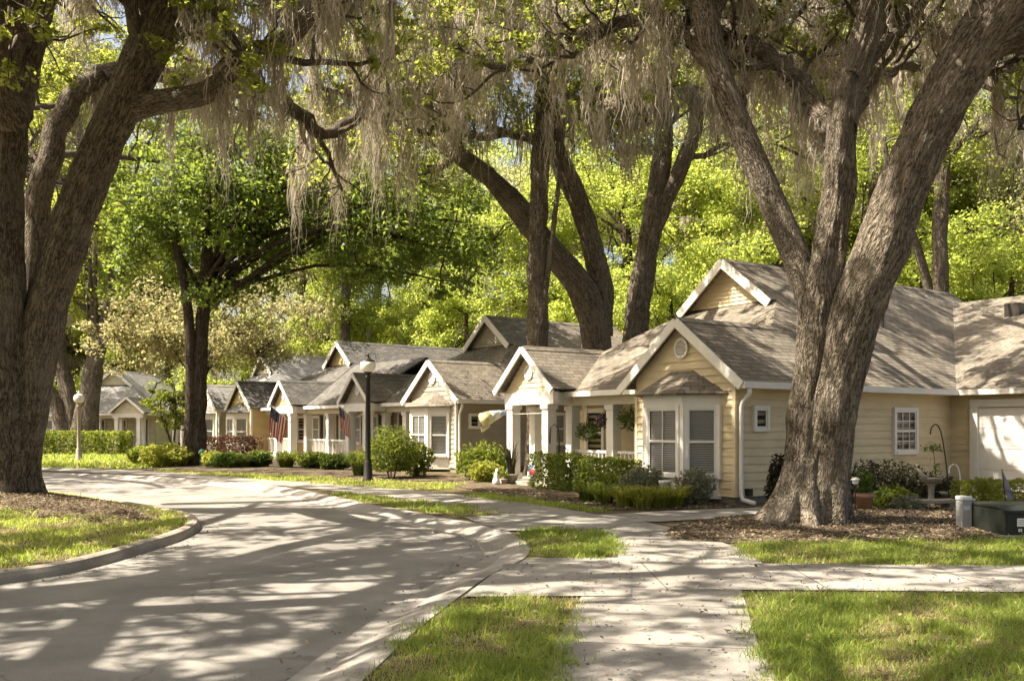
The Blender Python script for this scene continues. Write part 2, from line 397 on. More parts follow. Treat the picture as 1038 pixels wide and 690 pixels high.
class MB:
    """collects shapes into one mesh; flip = -1 mirrors the local y axis"""
    def __init__(s, flip=1):
        s.v, s.f, s.mi, s.flip = [], [], [], flip
    def face(s, pts, mi=0):
        i = len(s.v)
        s.v += [tuple(p) for p in pts]
        s.f.append(list(range(i, i + len(pts))))
        s.mi.append(mi)
    def hexa(s, p, mi=0):       # 8 corners: bottom ring ccw, top ring ccw
        i = len(s.v)
        s.v += [tuple(q) for q in p]
        for q in ((3, 2, 1, 0), (4, 5, 6, 7), (0, 1, 5, 4), (1, 2, 6, 5), (2, 3, 7, 6), (3, 0, 4, 7)):
            s.f.append([i + k for k in q])
            s.mi.append(mi)
    def box(s, x0, x1, y0, y1, z0, z1, mi=0):
        x0, x1 = min(x0, x1), max(x0, x1)
        y0, y1 = min(y0, y1), max(y0, y1)
        s.hexa([(x0, y0, z0), (x1, y0, z0), (x1, y1, z0), (x0, y1, z0), (x0, y0, z1), (x1, y0, z1), (x1, y1, z1), (x0, y1, z1)], mi)
    def obox(s, c, a, b, n, mi=0):
        """box about c with half vectors a, b, n"""
        c, a, b, n = map(Vector, (c, a, b, n))
        if a.cross(b).dot(n) < 0:
            a = -a
        s.hexa([c - a - b - n, c + a - b - n, c + a + b - n, c - a + b - n, c - a - b + n, c + a - b + n, c + a + b + n, c - a + b + n], mi)
    def bar(s, p, q, w, d=None, up=(0, 0, 1), mi=0):
        p, q = Vector(p), Vector(q)
        d = d or w
        t = (q - p)
        L = t.length
        t.normalize()
        u = Vector(up)
        if abs(t.dot(u)) > 0.95:
            u = Vector((1, 0, 0))
        a = t.cross(u).normalized()
        b = a.cross(t).normalized()
        s.obox((p + q) / 2, t * L / 2, a * w / 2, b * d / 2, mi)
    def slab(s, pts, th, mi=0):
        pts = [Vector(p) for p in pts]
        n = Vector((0, 0, 0))
        for i in range(len(pts)):
            a, b = pts[i], pts[(i + 1) % len(pts)]
            n += a.cross(b)
        n.normalize()
        if n.z < 0:
            pts = pts[::-1]
            n = -n
        low = [p - n * th for p in pts]
        tris = tessellate_polygon([pts])
        i = len(s.v)
        k = len(pts)
        s.v += [tuple(p) for p in pts] + [tuple(p) for p in low]
        for t in tris:
            a, b, c = t
            if (pts[b] - pts[a]).cross(pts[c] - pts[a]).dot(n) < 0:
                b, c = c, b
            s.f.append([i + a, i + b, i + c]); s.mi.append(mi)
            s.f.append([i + k + c, i + k + b, i + k + a]); s.mi.append(mi)
        for j in range(k):
            j2 = (j + 1) % k
            s.f.append([i + j, i + k + j, i + k + j2, i + j2]); s.mi.append(mi)
    def tube(s, path, radii, n=8, mi=0):
        path = [Vector(p) for p in path]
        if not hasattr(radii, '__len__'):
            radii = [radii] * len(path)
        rings = []
        ref = Vector((0, 0, 1))
        for k, p in enumerate(path):
            t = (path[min(k + 1, len(path) - 1)] - path[max(k - 1, 0)]).normalized()
            if abs(t.dot(ref)) > 0.9:
                ref = Vector((1, 0, 0)) if abs(t.x) < 0.9 else Vector((0, 1, 0))
            a = t.cross(ref).normalized()
            b = t.cross(a)
            ref = -a.cross(t) if False else ref
            i = len(s.v)
            for q in range(n):
                th = 2 * math.pi * q / n
                s.v.append(tuple(p + (a * math.cos(th) + b * math.sin(th)) * radii[k]))
            rings.append(i)
        for i, j in zip(rings, rings[1:]):
            for q in range(n):
                q2 = (q + 1) % n
                s.f.append([i + q, i + q2, j + q2, j + q]); s.mi.append(mi)
        s.f.append([rings[0] + q for q in range(n)][::-1]); s.mi.append(mi)
        s.f.append([rings[-1] + q for q in range(n)]); s.mi.append(mi)
    def lathe(s, prof, c=(0, 0, 0), n=16, mi=0):
        rings = []
        for r, z in prof:
            i = len(s.v)
            for q in range(n):
                th = 2 * math.pi * q / n
                s.v.append((c[0] + r * math.cos(th), c[1] + r * math.sin(th), c[2] + z))
            rings.append(i)
        for i, j in zip(rings, rings[1:]):
            for q in range(n):
                q2 = (q + 1) % n
                s.f.append([i + q, i + q2, j + q2, j + q]); s.mi.append(mi)
        s.f.append([rings[0] + q for q in range(n)][::-1]); s.mi.append(mi)
        s.f.append([rings[-1] + q for q in range(n)]); s.mi.append(mi)
    def build(s, name, mats, parent=None, smooth=False, uv=False, bevel=0.0):
        me = bpy.data.meshes.new(name)
        vs, fs = s.v, s.f
        if s.flip < 0:
            vs = [(x, -y, z) for x, y, z in vs]
            fs = [f[::-1] for f in fs]
        me.from_pydata(vs, [], fs)
        if not isinstance(mats, (list, tuple)):
            mats = [mats]
        for m in mats:
            me.materials.append(m)
        me.polygons.foreach_set('material_index', s.mi)
        if smooth:
            me.polygons.foreach_set('use_smooth', [True] * len(fs))
        me.update()
        if uv:
            l = me.uv_layers.new(name='UVMap')
            Z = Vector((0, 0, 1))
            for p in me.polygons:
                n = p.normal
                up = Z - n * n.dot(Z)
                up = up.normalized() if up.length > 1e-4 else Vector((0, 1, 0))
                e = up.cross(n)
                for li in p.loop_indices:
                    co = me.vertices[me.loops[li].vertex_index].co
                    l.data[li].uv = (co.dot(e), co.dot(up))
        o = link(bpy.data.objects.new(name, me), parent)
        if bevel > 0:
            b = o.modifiers.new('bevel', 'BEVEL')
            b.width = bevel
            b.segments = 2
            b.limit_method = 'ANGLE'
        return o
# ------------------------------------------------------------------ ground, road, walks
def catmull(P, n=6, closed=False):
    P = [Vector(p) for p in P]
    out = []
    L = len(P)
    rng_ = range(L if closed else L - 1)
    for i in rng_:
        if closed:
            p0, p1, p2, p3 = P[(i - 1) % L], P[i], P[(i + 1) % L], P[(i + 2) % L]
        else:
            p0, p1, p2, p3 = P[max(i - 1, 0)], P[i], P[i + 1], P[min(i + 2, L - 1)]
        for k in range(n):
            t = k / n
            out.append(0.5 * ((2 * p1) + (p2 - p0) * t + (2 * p0 - 5 * p1 + 4 * p2 - p3) * t * t + (3 * p1 - p0 - 3 * p2 + p3) * t ** 3))
    if not closed:
        out.append(P[-1])
    return out

def offset(P, d, closed=False):
    out = []
    L = len(P)
    for i, p in enumerate(P):
        a = P[(i - 1) % L] if closed or i > 0 else p
        b = P[(i + 1) % L] if closed or i < L - 1 else p
        t = (b - a)
        n = Vector((-t.y, t.x, 0)).normalized()
        out.append(Vector((p.x + n.x * d, p.y + n.y * d, p.z)))
    return out

def sheet(name, pts, z, mat):
    pts = [Vector((p[0], p[1], z)) for p in pts]
    mb = MB()
    for t in tessellate_polygon([pts]):
        a, b, c = [pts[i] for i in t]
        if (b - a).cross(c - a).z < 0:
            b, c = c, b
        mb.face([a, b, c])
    return tag(mb.build(name, mat), kind='structure')

def strips(name, lines, mat):
    """quads between successive polylines of equal length"""
    mb = MB()
    for A, B in zip(lines, lines[1:]):
        for i in range(len(A) - 1):
            mb.face([A[i], A[i + 1], B[i + 1], B[i]])
    o = mb.build(name, mat, smooth=True)
    o.data.flip_normals() if o.data.polygons[0].normal.z < -0.1 else None
    return tag(o, kind='structure')

def lift(P, z):
    return [Vector((p[0], p[1], z)) for p in P]

ROAD_Z = -0.10
sheet('ground', [(-900, -60), (900, -60), (900, 1500), (-900, 1500)], -0.135, M['lawn'])

GB = [gp(*p) for p in [(290, 760), (368, 690), (425, 637), (470, 602), (499, 582), (530, 567), (537, 556), (528, 546), (512, 538), (488, 531), (454, 526), (415, 518), (375, 511), (340, 503), (290, 494), (240, 488), (150, 482.5), (50, 479), (-60, 477)]]
GB = [Vector((-1.45, 0.0, 0)), Vector((-1.40, 2.5, 0))] + GB
GBs = catmull(GB, 6)
yard = [(p.x, p.y) for p in GBs] + [(-60, 36), (-300, 40), (-300, 600), (300, 600), (300, -30), (-1.5, -30)]
sheet('yard_ground', yard, 0.0, M['lawn'])
g1 = lift(GBs, 0.012); g2 = lift(offset(GBs, 0.12), 0.008); g3 = lift(offset(GBs, 0.26), -0.03); g4 = lift(offset(GBs, 0.42), -0.082); g5 = lift(offset(GBs, 0.62), -0.084); g6 = lift(offset(GBs, 0.64), -0.12)
g0 = lift(GBs, -0.13)
strips('gutter', [g0, g1, g2, g3, g4, g5, g6], M['gutter'])
RL = offset(GBs, 0.63)
sheet('road', [(p.x, p.y) for p in RL] + [(-60, 36), (-60, -20), (-2.1, -20)], ROAD_Z, M['road'])

# the island in the bend, with its rounded kerb
isl = [gp(px, py, ROAD_Z) for px, py in [(-120, 611), (0, 592), (60, 583), (110, 571), (150, 558.5), (180, 549), (197, 541), (203, 534), (197, 527), (172, 521), (130, 513.5), (90, 507), (50, 502), (0, 498)]]
isl += [Vector((-20, 24.5, ROAD_Z)), Vector((-27, 20, ROAD_Z)), Vector((-24, 11, ROAD_Z)), Vector((-14, 8.9, ROAD_Z))]
ISL = catmull(isl, 6, True)
def isl_ring(d, z):
    P = lift(offset(ISL, d, True), z)
    return P + [P[0]]
strips('kerb', [isl_ring(0, -0.13), isl_ring(0.015, -0.03), isl_ring(0.05, 0.022), isl_ring(0.11, 0.04), isl_ring(0.19, 0.036), isl_ring(0.235, 0.01), isl_ring(0.24, -0.06)], M['kerb'])
sheet('verge', [(-8.6, -20), (-8.6, 4), (-10, 6.4), (-14, 7.4), (-60, 8), (-60, -20)], 0.0, M['lawn'])
T1C = Vector((-10.9, 18.8, 0))

def bed(name, poly, mat, z0=0.01, h=0.1, c=None, power=1.0):
    """a low mound: rings shrinking to a centre"""
    P = [Vector((p[0], p[1], 0)) for p in poly]
    c = Vector((c[0], c[1], 0)) if c is not None else sum(P, Vector()) / len(P)
    mb = MB()
    S = [1.0, 0.94, 0.85, 0.72, 0.55, 0.38, 0.2, 0.0]
    rr = random.Random(len(P))
    rings = []
    for s in S:
        rings.append([Vector((c.x + (p.x - c.x) * s, c.y + (p.y - c.y) * s, z0 + h * (1 - s) ** power + (rr.uniform(-.012, .012) if 0 < s < 1 else 0))) for p in P])
    for A, B in zip(rings, rings[1:]):
        for i in range(len(P)):
            j = (i + 1) % len(P)
            mb.face([A[i], A[j], B[j], B[i]])
    o = mb.build(name, mat, smooth=True)
    return tag(o, kind='structure')

bed('island_lawn', offset(ISL, 0.22, True), M['lawn'], 0.02, 0.22, (-11.6, 18.2))
def isl_z(x, y):
    return 0.06
bed('mulch_bed', catmull([gp(px, py, 0.05) for px, py in [(-60, 527), (0, 531), (60, 534), (120, 531), (165, 524), (150, 517), (118, 511), (80, 505), (40, 502.5)]] + [Vector((-15.5, 20.5, 0)), Vector((-15.5, 16.5, 0))], 4, True), M['mulch'], 0.045, 0.30, (-11.0, 18.9), 0.8)

def ribbon(name, pts, width, slab=1.5, z=0.012, mat=None, gap=0.014):
    """a paved walk of separate slabs; the narrow gaps show the joint bed below"""
    C = catmull(pts, 8)
    d = [0.0]
    for a, b in zip(C, C[1:]):
        d.append(d[-1] + (Vector((b.x, b.y, 0)) - Vector((a.x, a.y, 0))).length)
    def pos(s):
        for i in range(len(C) - 1):
            if d[i + 1] >= s:
                t = (s - d[i]) / max(1e-6, d[i + 1] - d[i])
                p = C[i].lerp(C[i + 1], t)
                tt = (C[i + 1] - C[i]).normalized()
                return p, Vector((-tt.y, tt.x, 0))
        tt = (C[-1] - C[-2]).normalized()
        return C[-1], Vector((-tt.y, tt.x, 0))
    w = width if callable(width) else (lambda s: width)
    mb = MB()
    s = 0.0
    while s < d[-1] - 0.05:
        e = min(s + slab, d[-1])
        k = 3
        for q in range(k):
            sa = s + (e - gap - s) * q / k
            sb = s + (e - gap - s) * (q + 1) / k
            (pa, na), (pb, nb) = pos(sa), pos(sb)
            wa, wb = w(sa) / 2, w(sb) / 2
            A = [Vector((*(pa - na * wa).xy, z)), Vector((*(pa + na * wa).xy, z)), Vector((*(pb + nb * wb).xy, z)), Vector((*(pb - nb * wb).xy, z))]
            mb.face(A[::-1])
        (pa, na), (pb, nb) = pos(e - gap), pos(min(e + 1e-3, d[-1]))
        wa = w(e) / 2
        mb.face([Vector((*(pa - na * wa).xy, z - 0.003)), Vector((*(pb - nb * wa).xy, z - 0.003)), Vector((*(pb + nb * wa).xy, z - 0.003)), Vector((*(pa + na * wa).xy, z - 0.003))], 1)
        s = e
    return tag(mb.build(name, [mat or M['concrete'], M['joint']]), kind='structure')

ribbon('front_walk', [Vector((0.75, -4, 0)), Vector((0.80, 2, 0)), (gp(563, 690) + gp(777, 690)) / 2, (gp(591, 604) + gp(752, 604)) / 2, (gp(600, 578) + gp(752, 578)) / 2], lambda s: 1.42 + 0.012 * s, 1.55, 0.010)
ribbon('cross_walk', [Vector((-0.1, 9.95, 0)), Vector((2.4, 9.98, 0)), Vector((6.5, 9.8, 0)), Vector((14, 9.5, 0)), Vector((24, 9.2, 0))], 1.75, 1.7, 0.014)
sheet('ramp_apron', [gp(px, py).xy for px, py in [(470, 606), (640, 605), (640, 566), (545, 566.5), (534, 567.5), (499, 583)]], 0.018, M['concrete'])
ribbon('garden_walk', [gp(700, 572), gp(690, 560), gp(655, 545), gp(610, 532), gp(560, 523), gp(500, 512.5), gp(430, 503), gp(350, 494.5), gp(270, 487.5), gp(190, 481.5)] + [Vector((-20, 35.5, 0))], 1.75, 1.6, 0.016)
ribbon('side_walk_to_house', [gp(560, 527), gp(640, 525.5), gp(720, 521), gp(800, 518)], 1.5, 1.5, 0.020)
sheet('driveway', [(12.6, 9.0), (13.2, 22.2), (18.5, 18.7), (18.0, 9.0)], 0.022, M['concrete'])
sheet('driveway_entry', [gp(px, py).xy for px, py in [(488, 532), (512, 539), (545, 539), (620, 536), (640, 527), (560, 521), (510, 522.5), (470, 525)]], 0.024, M['concrete'])

bed('mulch_bed', catmull([gp(*p) for p in [(682, 548), (672, 540), (690, 532), (730, 525), (770, 522), (800, 519), (880, 512), (960, 509), (1120, 506), (1180, 530), (1100, 549), (1000, 550), (900, 551), (820, 551), (750, 551)]], 4, True), M['mulch'], 0.012, 0.14, (5.3, 15.0))
bed('mulch_bed', catmull([gp(*p) for p in [(455, 491), (490, 498), (520, 503), (560, 508), (600, 516), (650, 517.5), (700, 516), (745, 514.5)]] + [Vector((5.0, 18.7, 0)), Vector((3.0, 21.0, 0)), Vector((1.0, 24.0, 0)), Vector((0.0, 25.4, 0)), Vector((-1.4, 28, 0))], 3, True), M['mulch'], 0.012, 0.05, (1.6, 20.6))
bed('mulch_bed', catmull([gp(*p) for p in [(140, 475), (210, 479), (290, 482), (350, 485), (420, 487), (455, 488)]] + [Vector((-2.6, 30.5, 0)), Vector((-8.5, 39, 0)), Vector((-13.5, 45, 0)), Vector((-17.5, 46, 0))], 3, True), M['mulch'], 0.012, 0.05)

# ------------------------------------------------------------------ houses
# local frame of a house: x into the building, y along the street front, z up; the street side is at x = 0
HE, OV = 2.62, 0.35

def rng_at(poly, z):
    xs = []
    n = len(poly)
    for i in range(n):
        (s0, z0), (s1, z1) = poly[i], poly[(i + 1) % n]
        if (z0 - z) * (z1 - z) <= 0 and z0 != z1:
            xs.append(s0 + (s1 - s0) * (z - z0) / (z1 - z0))
        elif z0 == z1 == z:
            xs += [s0, s1]
    return (min(xs), max(xs)) if xs else None

def siding(mb, p0, a, n, poly, exp=0.175):
    """lap boards over a convex outline given as (along, height)"""
    p0, a, n = Vector(p0), Vector(a), Vector(n)
    zs = [q[1] for q in poly]
    z0, zmax = min(zs), max(zs)
    brk = sorted(set(zs))
    while z0 < zmax - 1e-4:
        z1 = min(z0 + exp, zmax)
        r0, r1 = rng_at(poly, z0 + 1e-5), rng_at(poly, z1 - 1e-5)
        if r0 and r1:
            lo, hi = 0.030, 0.004
            A = p0 + a * r0[0] + n * lo + Vector((0, 0, z0)); B = p0 + a * r0[1] + n * lo + Vector((0, 0, z0))
            Cc = p0 + a * r1[1] + n * hi + Vector((0, 0, z1)); D = p0 + a * r1[0] + n * hi + Vector((0, 0, z1))
            fl = a.cross(Vector((0, 0, 1))).dot(n) < 0
            mb.face([D, Cc, B, A] if fl else [A, B, Cc, D])
            A2 = A - n * lo; B2 = B - n * lo
            mb.face([A, B, B2, A2] if fl else [A2, B2, B, A])
        z0 = z1

def window(par, p, a, n, w, h, cols=2, rows=2, blind=False, fr=0.09, flip=1, sill=True, shutters=False, dbl=True):
    """p: bottom centre of the opening on the wall face; a along the wall, n outward"""
    p, a, n = Vector(p), Vector(a), Vector(n)
    Z = Vector((0, 0, 1))
    f = MB(flip)
    d = 0.05
    nn = n * d
    for s in (-1, 1):
        f.obox(p + a * s * (w / 2 + fr / 2) + Z * h / 2 + nn, a * fr / 2, Z * (h / 2 + fr), nn)
    f.obox(p + Z * (h + fr / 2) + nn, a * (w / 2), Z * fr / 2, nn)
    f.obox(p - Z * fr / 2 + nn * (1.15 if sill else 1), a * (w / 2), Z * fr / 2, nn * (1.25 if sill else 1))
    fo = f.build('window', M['trim'], par)
    b = MB(flip)
    b.obox(p + Z * h / 2 + n * 0.012, a * w / 2, Z * h / 2, n * 0.006)
    b.build('backing', M['dark'], fo)
    if blind:
        bl = MB(flip)
        k = int(h / 0.05)
        for i in range(k):
            bl.obox(p + Z * (0.03 + i * 0.05) + n * 0.034, a * (w / 2 - 0.02), (Z * 0.0205 + n * 0.007), (n * 0.002))
        bl.build('blind', M['blind'], fo)
    g = MB(flip)
    g.obox(p + Z * h / 2 + n * 0.062, a * w / 2, Z * h / 2, n * 0.003)
    g.build('pane', M['glass'], fo)
    s_ = MB(flip)
    for i in range(1, cols):
        s_.obox(p + a * (-w / 2 + w * i / cols) + Z * h / 2 + n * 0.072, a * 0.011, Z * h / 2, n * 0.006)
    for j in range(1, rows):
        t = 0.028 if (dbl and j * 2 == rows) else 0.011
        s_.obox(p + Z * (h * j / rows) + n * (0.074 if t > 0.02 else 0.071), a * w / 2, Z * t, n * (0.009 if t > 0.02 else 0.0055))
    for s in (-1, 1):
        s_.obox(p + a * s * (w / 2 - 0.018) + Z * h / 2 + n * 0.0725, a * 0.018, Z * h / 2, n * 0.0075)
    for z in (0.02, h - 0.02):
        s_.obox(p + Z * z + n * 0.073, a * w / 2, Z * 0.02, n * 0.008)
    s_.build('sash', M['trim'], fo)
    if shutters:
        for s in (-1, 1):
            sh = MB(flip)
            c = p + a * s * (w / 2 + fr + 0.19) + Z * h / 2
            sh.obox(c + n * 0.03, a * 0.17, Z * (h / 2 + fr), n * 0.02)
            for i in range(int(h / 0.09)):
                sh.obox(c + Z * (-h / 2 + 0.05 + i * 0.09) + n * 0.055, a * 0.13, Z * 0.03, n * 0.006)
            sh.build('shutter', M['shutter'], par)
    return fo

def column(par, x, y, top, w=0.28, flip=1):
    c = MB(flip)
    c.box(x - w / 2, x + w / 2, y - w / 2, y + w / 2, 0.15, top)
    c.box(x - w / 2 - 0.04, x + w / 2 + 0.04, y - w / 2 - 0.04, y + w / 2 + 0.04, 0.0, 0.32)
    c.box(x - w / 2 - 0.035, x + w / 2 + 0.035, y - w / 2 - 0.035, y + w / 2 + 0.035, top - 0.14, top - 0.002)
    return c.build('column', M['trim'], par, bevel=0.012)

def railing(par, x, y0, y1, flip=1):
    r = MB(flip)
    r.box(x - 0.04, x + 0.04, y0, y1, 0.95, 1.02)
    r.box(x - 0.03, x + 0.03, y0, y1, 0.24, 0.30)
    k = max(2, int(abs(y1 - y0) / 0.15))
    for i in range(1, k):
        y = y0 + (y1 - y0) * i / k
        r.box(x - 0.018, x + 0.018, y - 0.018, y + 0.018, 0.29, 0.96)
    return r.build('railing', M['trim'], par)

def gable_vent(par, x, y, z, r=0.21, flip=1):
    v = MB(flip)
    n = 24
    for (ra, rb, xa, xb) in ((r, r * 0.78, x - 0.045, x - 0.045),):
        for q in range(n):
            t0, t1 = 2 * math.pi * q / n, 2 * math.pi * (q + 1) / n
            P = lambda rr, t, xx: (xx, y + rr * math.cos(t), z + rr * math.sin(t) * 1.08)
            v.face([P(ra, t0, xa), P(rb, t0, xa), P(rb, t1, xa), P(ra, t1, xa)])
            v.face([P(ra, t1, xa), P(ra, t1, x), P(ra, t0, x), P(ra, t0, xa)])
            v.face([P(rb, t0, xa), P(rb, t0, x - 0.01), P(rb, t1, x - 0.01), P(rb, t1, xa)])
    k = 7
    for i in range(k):
        zz = -r * 0.7 + 1.4 * r * i / (k - 1)
        hw = math.sqrt(max(0, (r * 0.8) ** 2 - zz * zz))
        v.obox((x - 0.028, y, z + zz * 1.08), (0, hw, 0), (0.012, 0, 0.014), (0.004, 0, -0.004))
    return v.build('gable_vent', M['trim'], par)

def roof_vent(par, x, y, z, flip=1):
    v = MB(flip)
    v.lathe([(0.05, -0.35), (0.05, 0.28), (0.065, 0.29), (0.065, 0.36), (0.03, 0.37)], (x, y, z), 10)
    return v.build('vent_pipe', M['black_metal'], par, smooth=False)

def house(name, label, O, rot, flip=1, sid='siding_tan', roof='roof_brown', wing=False, ext=0.0, vb=12.0, side_windows=True, railings=((4.96, 3.1), (6.77, 4.96)), shut=False, cat='house', extra_entry=None, cols=None, gsid=None):
    par = empty(name, O, rot, label, cat, 'single storey houses along the lane')
    S, RF = M[sid], M[roof]
    T, vg, zg, ve = 4.4, 4.65, 5.05, 0.47
    he, o = HE, OV
    p = 0.79
    Rr = he + p * (T + o)
    q = (zg - he) / (vg - ve)
    tb, rk = 1.55, 0.22
    hb = he + p * (tb + o)
    vbay = ve + (hb - he) / q
    e1, e2 = T - (Rr - zg) / p, T + (Rr - zg) / p
    W = 2 * T          # width of the main body
    # --- roof
    mb = MB(flip)
    th = 0.07
    g0 = vg - 0.3
    if wing:
        vw, vr, zr = 7.95, 15.0, 5.85
        tw = -o + (zr - he) / p
        right = [(-rk, -o, he), (-rk, tb, hb), (vbay, tb, hb), (vg, e1, zg), (g0, e1 + 0.02, zg + 0.02 * p), (g0, T, Rr), (vb, T, Rr), (vb, tw, zr), (vr, tw, zr), (vw, -o, he)]
    else:
        right = [(-rk, -o, he), (-rk, tb, hb), (vbay, tb, hb), (vg, e1, zg), (g0, e1 + 0.02, zg + 0.02 * p), (g0, T, Rr), (vb, T, Rr), (vb, -o, he)]
    mb.slab(right, th)
    mb.slab([(-rk, tb, hb), (vbay, tb, hb), (ve, 2 * tb + o, he), (-rk, 2 * tb + o, he)], th)
    mb.slab([(ve, 2 * tb + o, he), (vbay, tb, hb), (vg, e1, zg), (vg, e2, zg), (ve, W + o, he)], th)
    mb.slab([(ve, W + o, he), (vg, e2, zg), (g0, e2 - 0.02, zg + 0.02 * p), (g0, T, Rr), (vb, T, Rr), (vb, W + o, he)], th)
    if wing:
        mb.slab([(vw, -8.5, he), (vw, -o, he), (vr, tw, zr), (vr, -8.5, zr)], th)
        mb.slab([(vr, -8.5, zr), (vr, tw, zr), (2 * vr - vw, -o, he), (2 * vr - vw, -8.5, he)], th)
    tc, he2, ep = 7.6, 2.70, 1.42
    hr = 3.92
    vr2 = ve + (hr - he) / q
    xb = 1.2
    for s in (-1, 1):
        mb.slab([(-rk - 0.05, tc, hr), (vr2 + 0.3, tc, hr), (xb, tc + s * ep, he2), (-rk - 0.05, tc + s * ep, he2)], 0.06)
    if ext > 0:       # lower cross roof that carries on along the street
        xr, zr2 = 4.4, he + q * (4.4 - ve)
        mb.slab([(ve, W + o, he), (ve, W + ext, he), (xr, W + ext, zr2), (xr, W - 2.2, zr2)], th)
        mb.slab([(xr, W - 2.2, zr2), (xr, W + ext, zr2), (2 * xr - ve, W + ext, he), (2 * xr - ve, W + o, he)], th)
    ro = mb.build('roof', RF, par, uv=True)
    for A_, B_, w_, sl in (((g0, T, Rr), (vb, T, Rr), 0.17, p), ((-rk, tb, hb), (vbay, tb, hb), 0.15, p), ((-rk, tc, hr), (vr2, tc, hr), 0.14, (hr - he2) / ep)):
        rc = MB(flip)         # folded cap shingles along the ridge
        for sg in (-1, 1):
            A1_, B1_ = Vector(A_) + Vector((0, 0, 0.022)), Vector(B_) + Vector((0, 0, 0.022))
            dd = Vector((0, sg * w_, -sl * w_))
            rc.slab([A1_, B1_, B1_ + dd, A1_ + dd], 0.018)
        rc.build('ridge_cap', RF, ro, uv=True)
    # --- walls
    w = MB(flip)
    X, Y = Vector((1, 0, 0)), Vector((0, 1, 0))
    top = he - 0.02
    sh_ = he + p * o - 0.1
    siding(w, (0, 0, 0), Y, -X, [(0, 0.16), (2 * tb, 0.16), (2 * tb, sh_), (tb, hb - 0.1), (0, sh_)])
    siding(w, (0, 0, 0), X, -Y, [(0, 0.16), (8.3 if wing else vb, 0.16), (8.3 if wing else vb, top), (0, top)])
    siding(w, (0, 2 * tb, 0), X, Y, [(0, 0.16), (2.4, 0.16), (2.4, top), (0, top)])
    siding(w, (2.4, 0, 0), Y, -X, [(2 * tb, 0.16), (W + ext, 0.16), (W + ext, top), (2 * tb, top)])
    siding(w, (0, W + ext, 0), X, Y, [(2.4, 0.16), (vb, 0.16), (vb, top), (2.4, top)])
    siding(w, (vb, 0, 0), Y, X, [(0, 0.16), (W, 0.16), (W, sh_), (T, Rr - 0.1), (0, sh_)])
    if wing:
        siding(w, (8.3, 0, 0), Y, -X, [(-8.2, 0.16), (0, 0.16), (0, top), (-8.2, top)])
        siding(w, (0, -8.2, 0), X, -Y, [(8.3, 0.16), (21.6, 0.16), (21.6, top), (15, 5.7), (8.3, top)])
    w.build('wall', S, par)
    cb = MB(flip)       # white corner boards
    for (x, y) in ((-0.034, -0.034), (-0.034, 2 * tb - 0.056)):
        cb = MB(flip)
        cb.box(x, x + 0.09, y, y + 0.09, 0.16, he - 0.05)
        cb.build('corner_board', M['trim'] if not wing else S, par)
    fd = MB(flip)
    fd.box(0.02, vb - 0.02, 0.02, 2 * tb - 0.02, -0.05, 0.165)
    if wing:
        fd.box(8.32, 21.5, -8.18, 0.01, -0.05, 0.163)
    fd.build('foundation', M['found'], par)
    pf = MB(flip)
    pf.box(0.72, 2.42, 2 * tb + 0.02, W + ext + 0.15, -0.02, 0.15)
    pf.box(-0.35, 0.715, tc - 1.3, tc + 1.3, -0.02, 0.13)
    pf.build('porch_floor', M['porch'], par)
    # --- gablet wall
    gw = MB(flip)
    siding(gw, (vg + 0.02, 0, 0), Y, -X, [(e1 + 0.05, zg + 0.02), (e2 - 0.05, zg + 0.02), (T, Rr - 0.1)], 0.11)
    gw.build('gablet_wall', M[gsid or sid], par)
    # --- trim: rakes, fascias, soffits
    def rake(x, y0, z0, y1, z1, ht=0.20, thk=0.045):
        r = MB(flip)
        dz = Vector((0, 0, -ht / 2))
        a, b = Vector((x, y0, z0)) + dz, Vector((x, y1, z1)) + dz
        t = (b - a)
        L = t.length
        t.normalize()
        u = Vector((1, 0, 0)).cross(t)
        up = u if u.z > 0 else -u
        r.obox((a + b) / 2 + Vector((-thk / 2, 0, 0)), t * L / 2, up * ht / 2, Vector((thk / 2, 0, 0)))
        r.build('rake_board', M['trim'], par)
    rake(-rk, -o - 0.03, he - 0.005, tb, hb + 0.005)
    rake(-rk - 0.002, 2 * tb + o + 0.03, he - 0.005, tb, hb + 0.005)
    rake(g0, e1 + 0.0, zg + 0.0, T, Rr + 0.01, 0.24)
    rake(g0 - 0.002, e2 - 0.0, zg + 0.0, T, Rr + 0.01, 0.24)
    rake(-rk - 0.05, tc - ep, he2, tc, hr, 0.16)
    rake(-rk - 0.052, tc + ep, he2, tc, hr, 0.16)
    fa = MB(flip)
    endx = 7.95 if wing else vb
    fa.box(-rk, endx, -o - 0.11, -o + 0.0, he - 0.15, he - 0.01)                 # gutter over the side wall
    fa.box(ve - 0.10, ve + 0.0, 2 * tb + o - 0.05, W + max(ext, o), he - 0.15, he - 0.01)
    fa.box(ve, vb, W + o, W + o + 0.1, he - 0.15, he - 0.012)
    if wing:
        fa.box(7.95 - 0.10, 7.95, -8.5, -o - 0.11, he - 0.148, he - 0.012)
    fa.build('eaves_gutter', M['trim'], par)
    so = MB(flip)
    so.box(0.02, endx, -o, 0.0, he - 0.15, he - 0.12)
    so.box(ve, 2.4, 2 * tb + 0.01, W + ext, he - 0.152, he - 0.115)
    if wing:
        so.box(7.95, 8.3, -8.2, -o - 0.01, he - 0.151, he - 0.121)
    so.build('soffit', M['trim_tan'], par)
    # --- porch beams, columns, entry gable
    bm = MB(flip)
    bm.box(0.72, 1.0, 2 * tb + 0.03, tc - 1.15, 2.24, he - 0.155)
    bm.build('porch_beam', M['trim_tan'], par)
    bm = MB(flip)
    bm.box(0.72, 1.0, tc + 1.15, W + ext, 2.24, he - 0.156)
    bm.build('porch_beam', M['trim_tan'], par)
    eg = MB(flip)
    siding(eg, (0.0, 0, 0), Y, -X, [(tc - 1.22, 2.62), (tc + 1.22, 2.62), (tc, hr - 0.12)], 0.14)
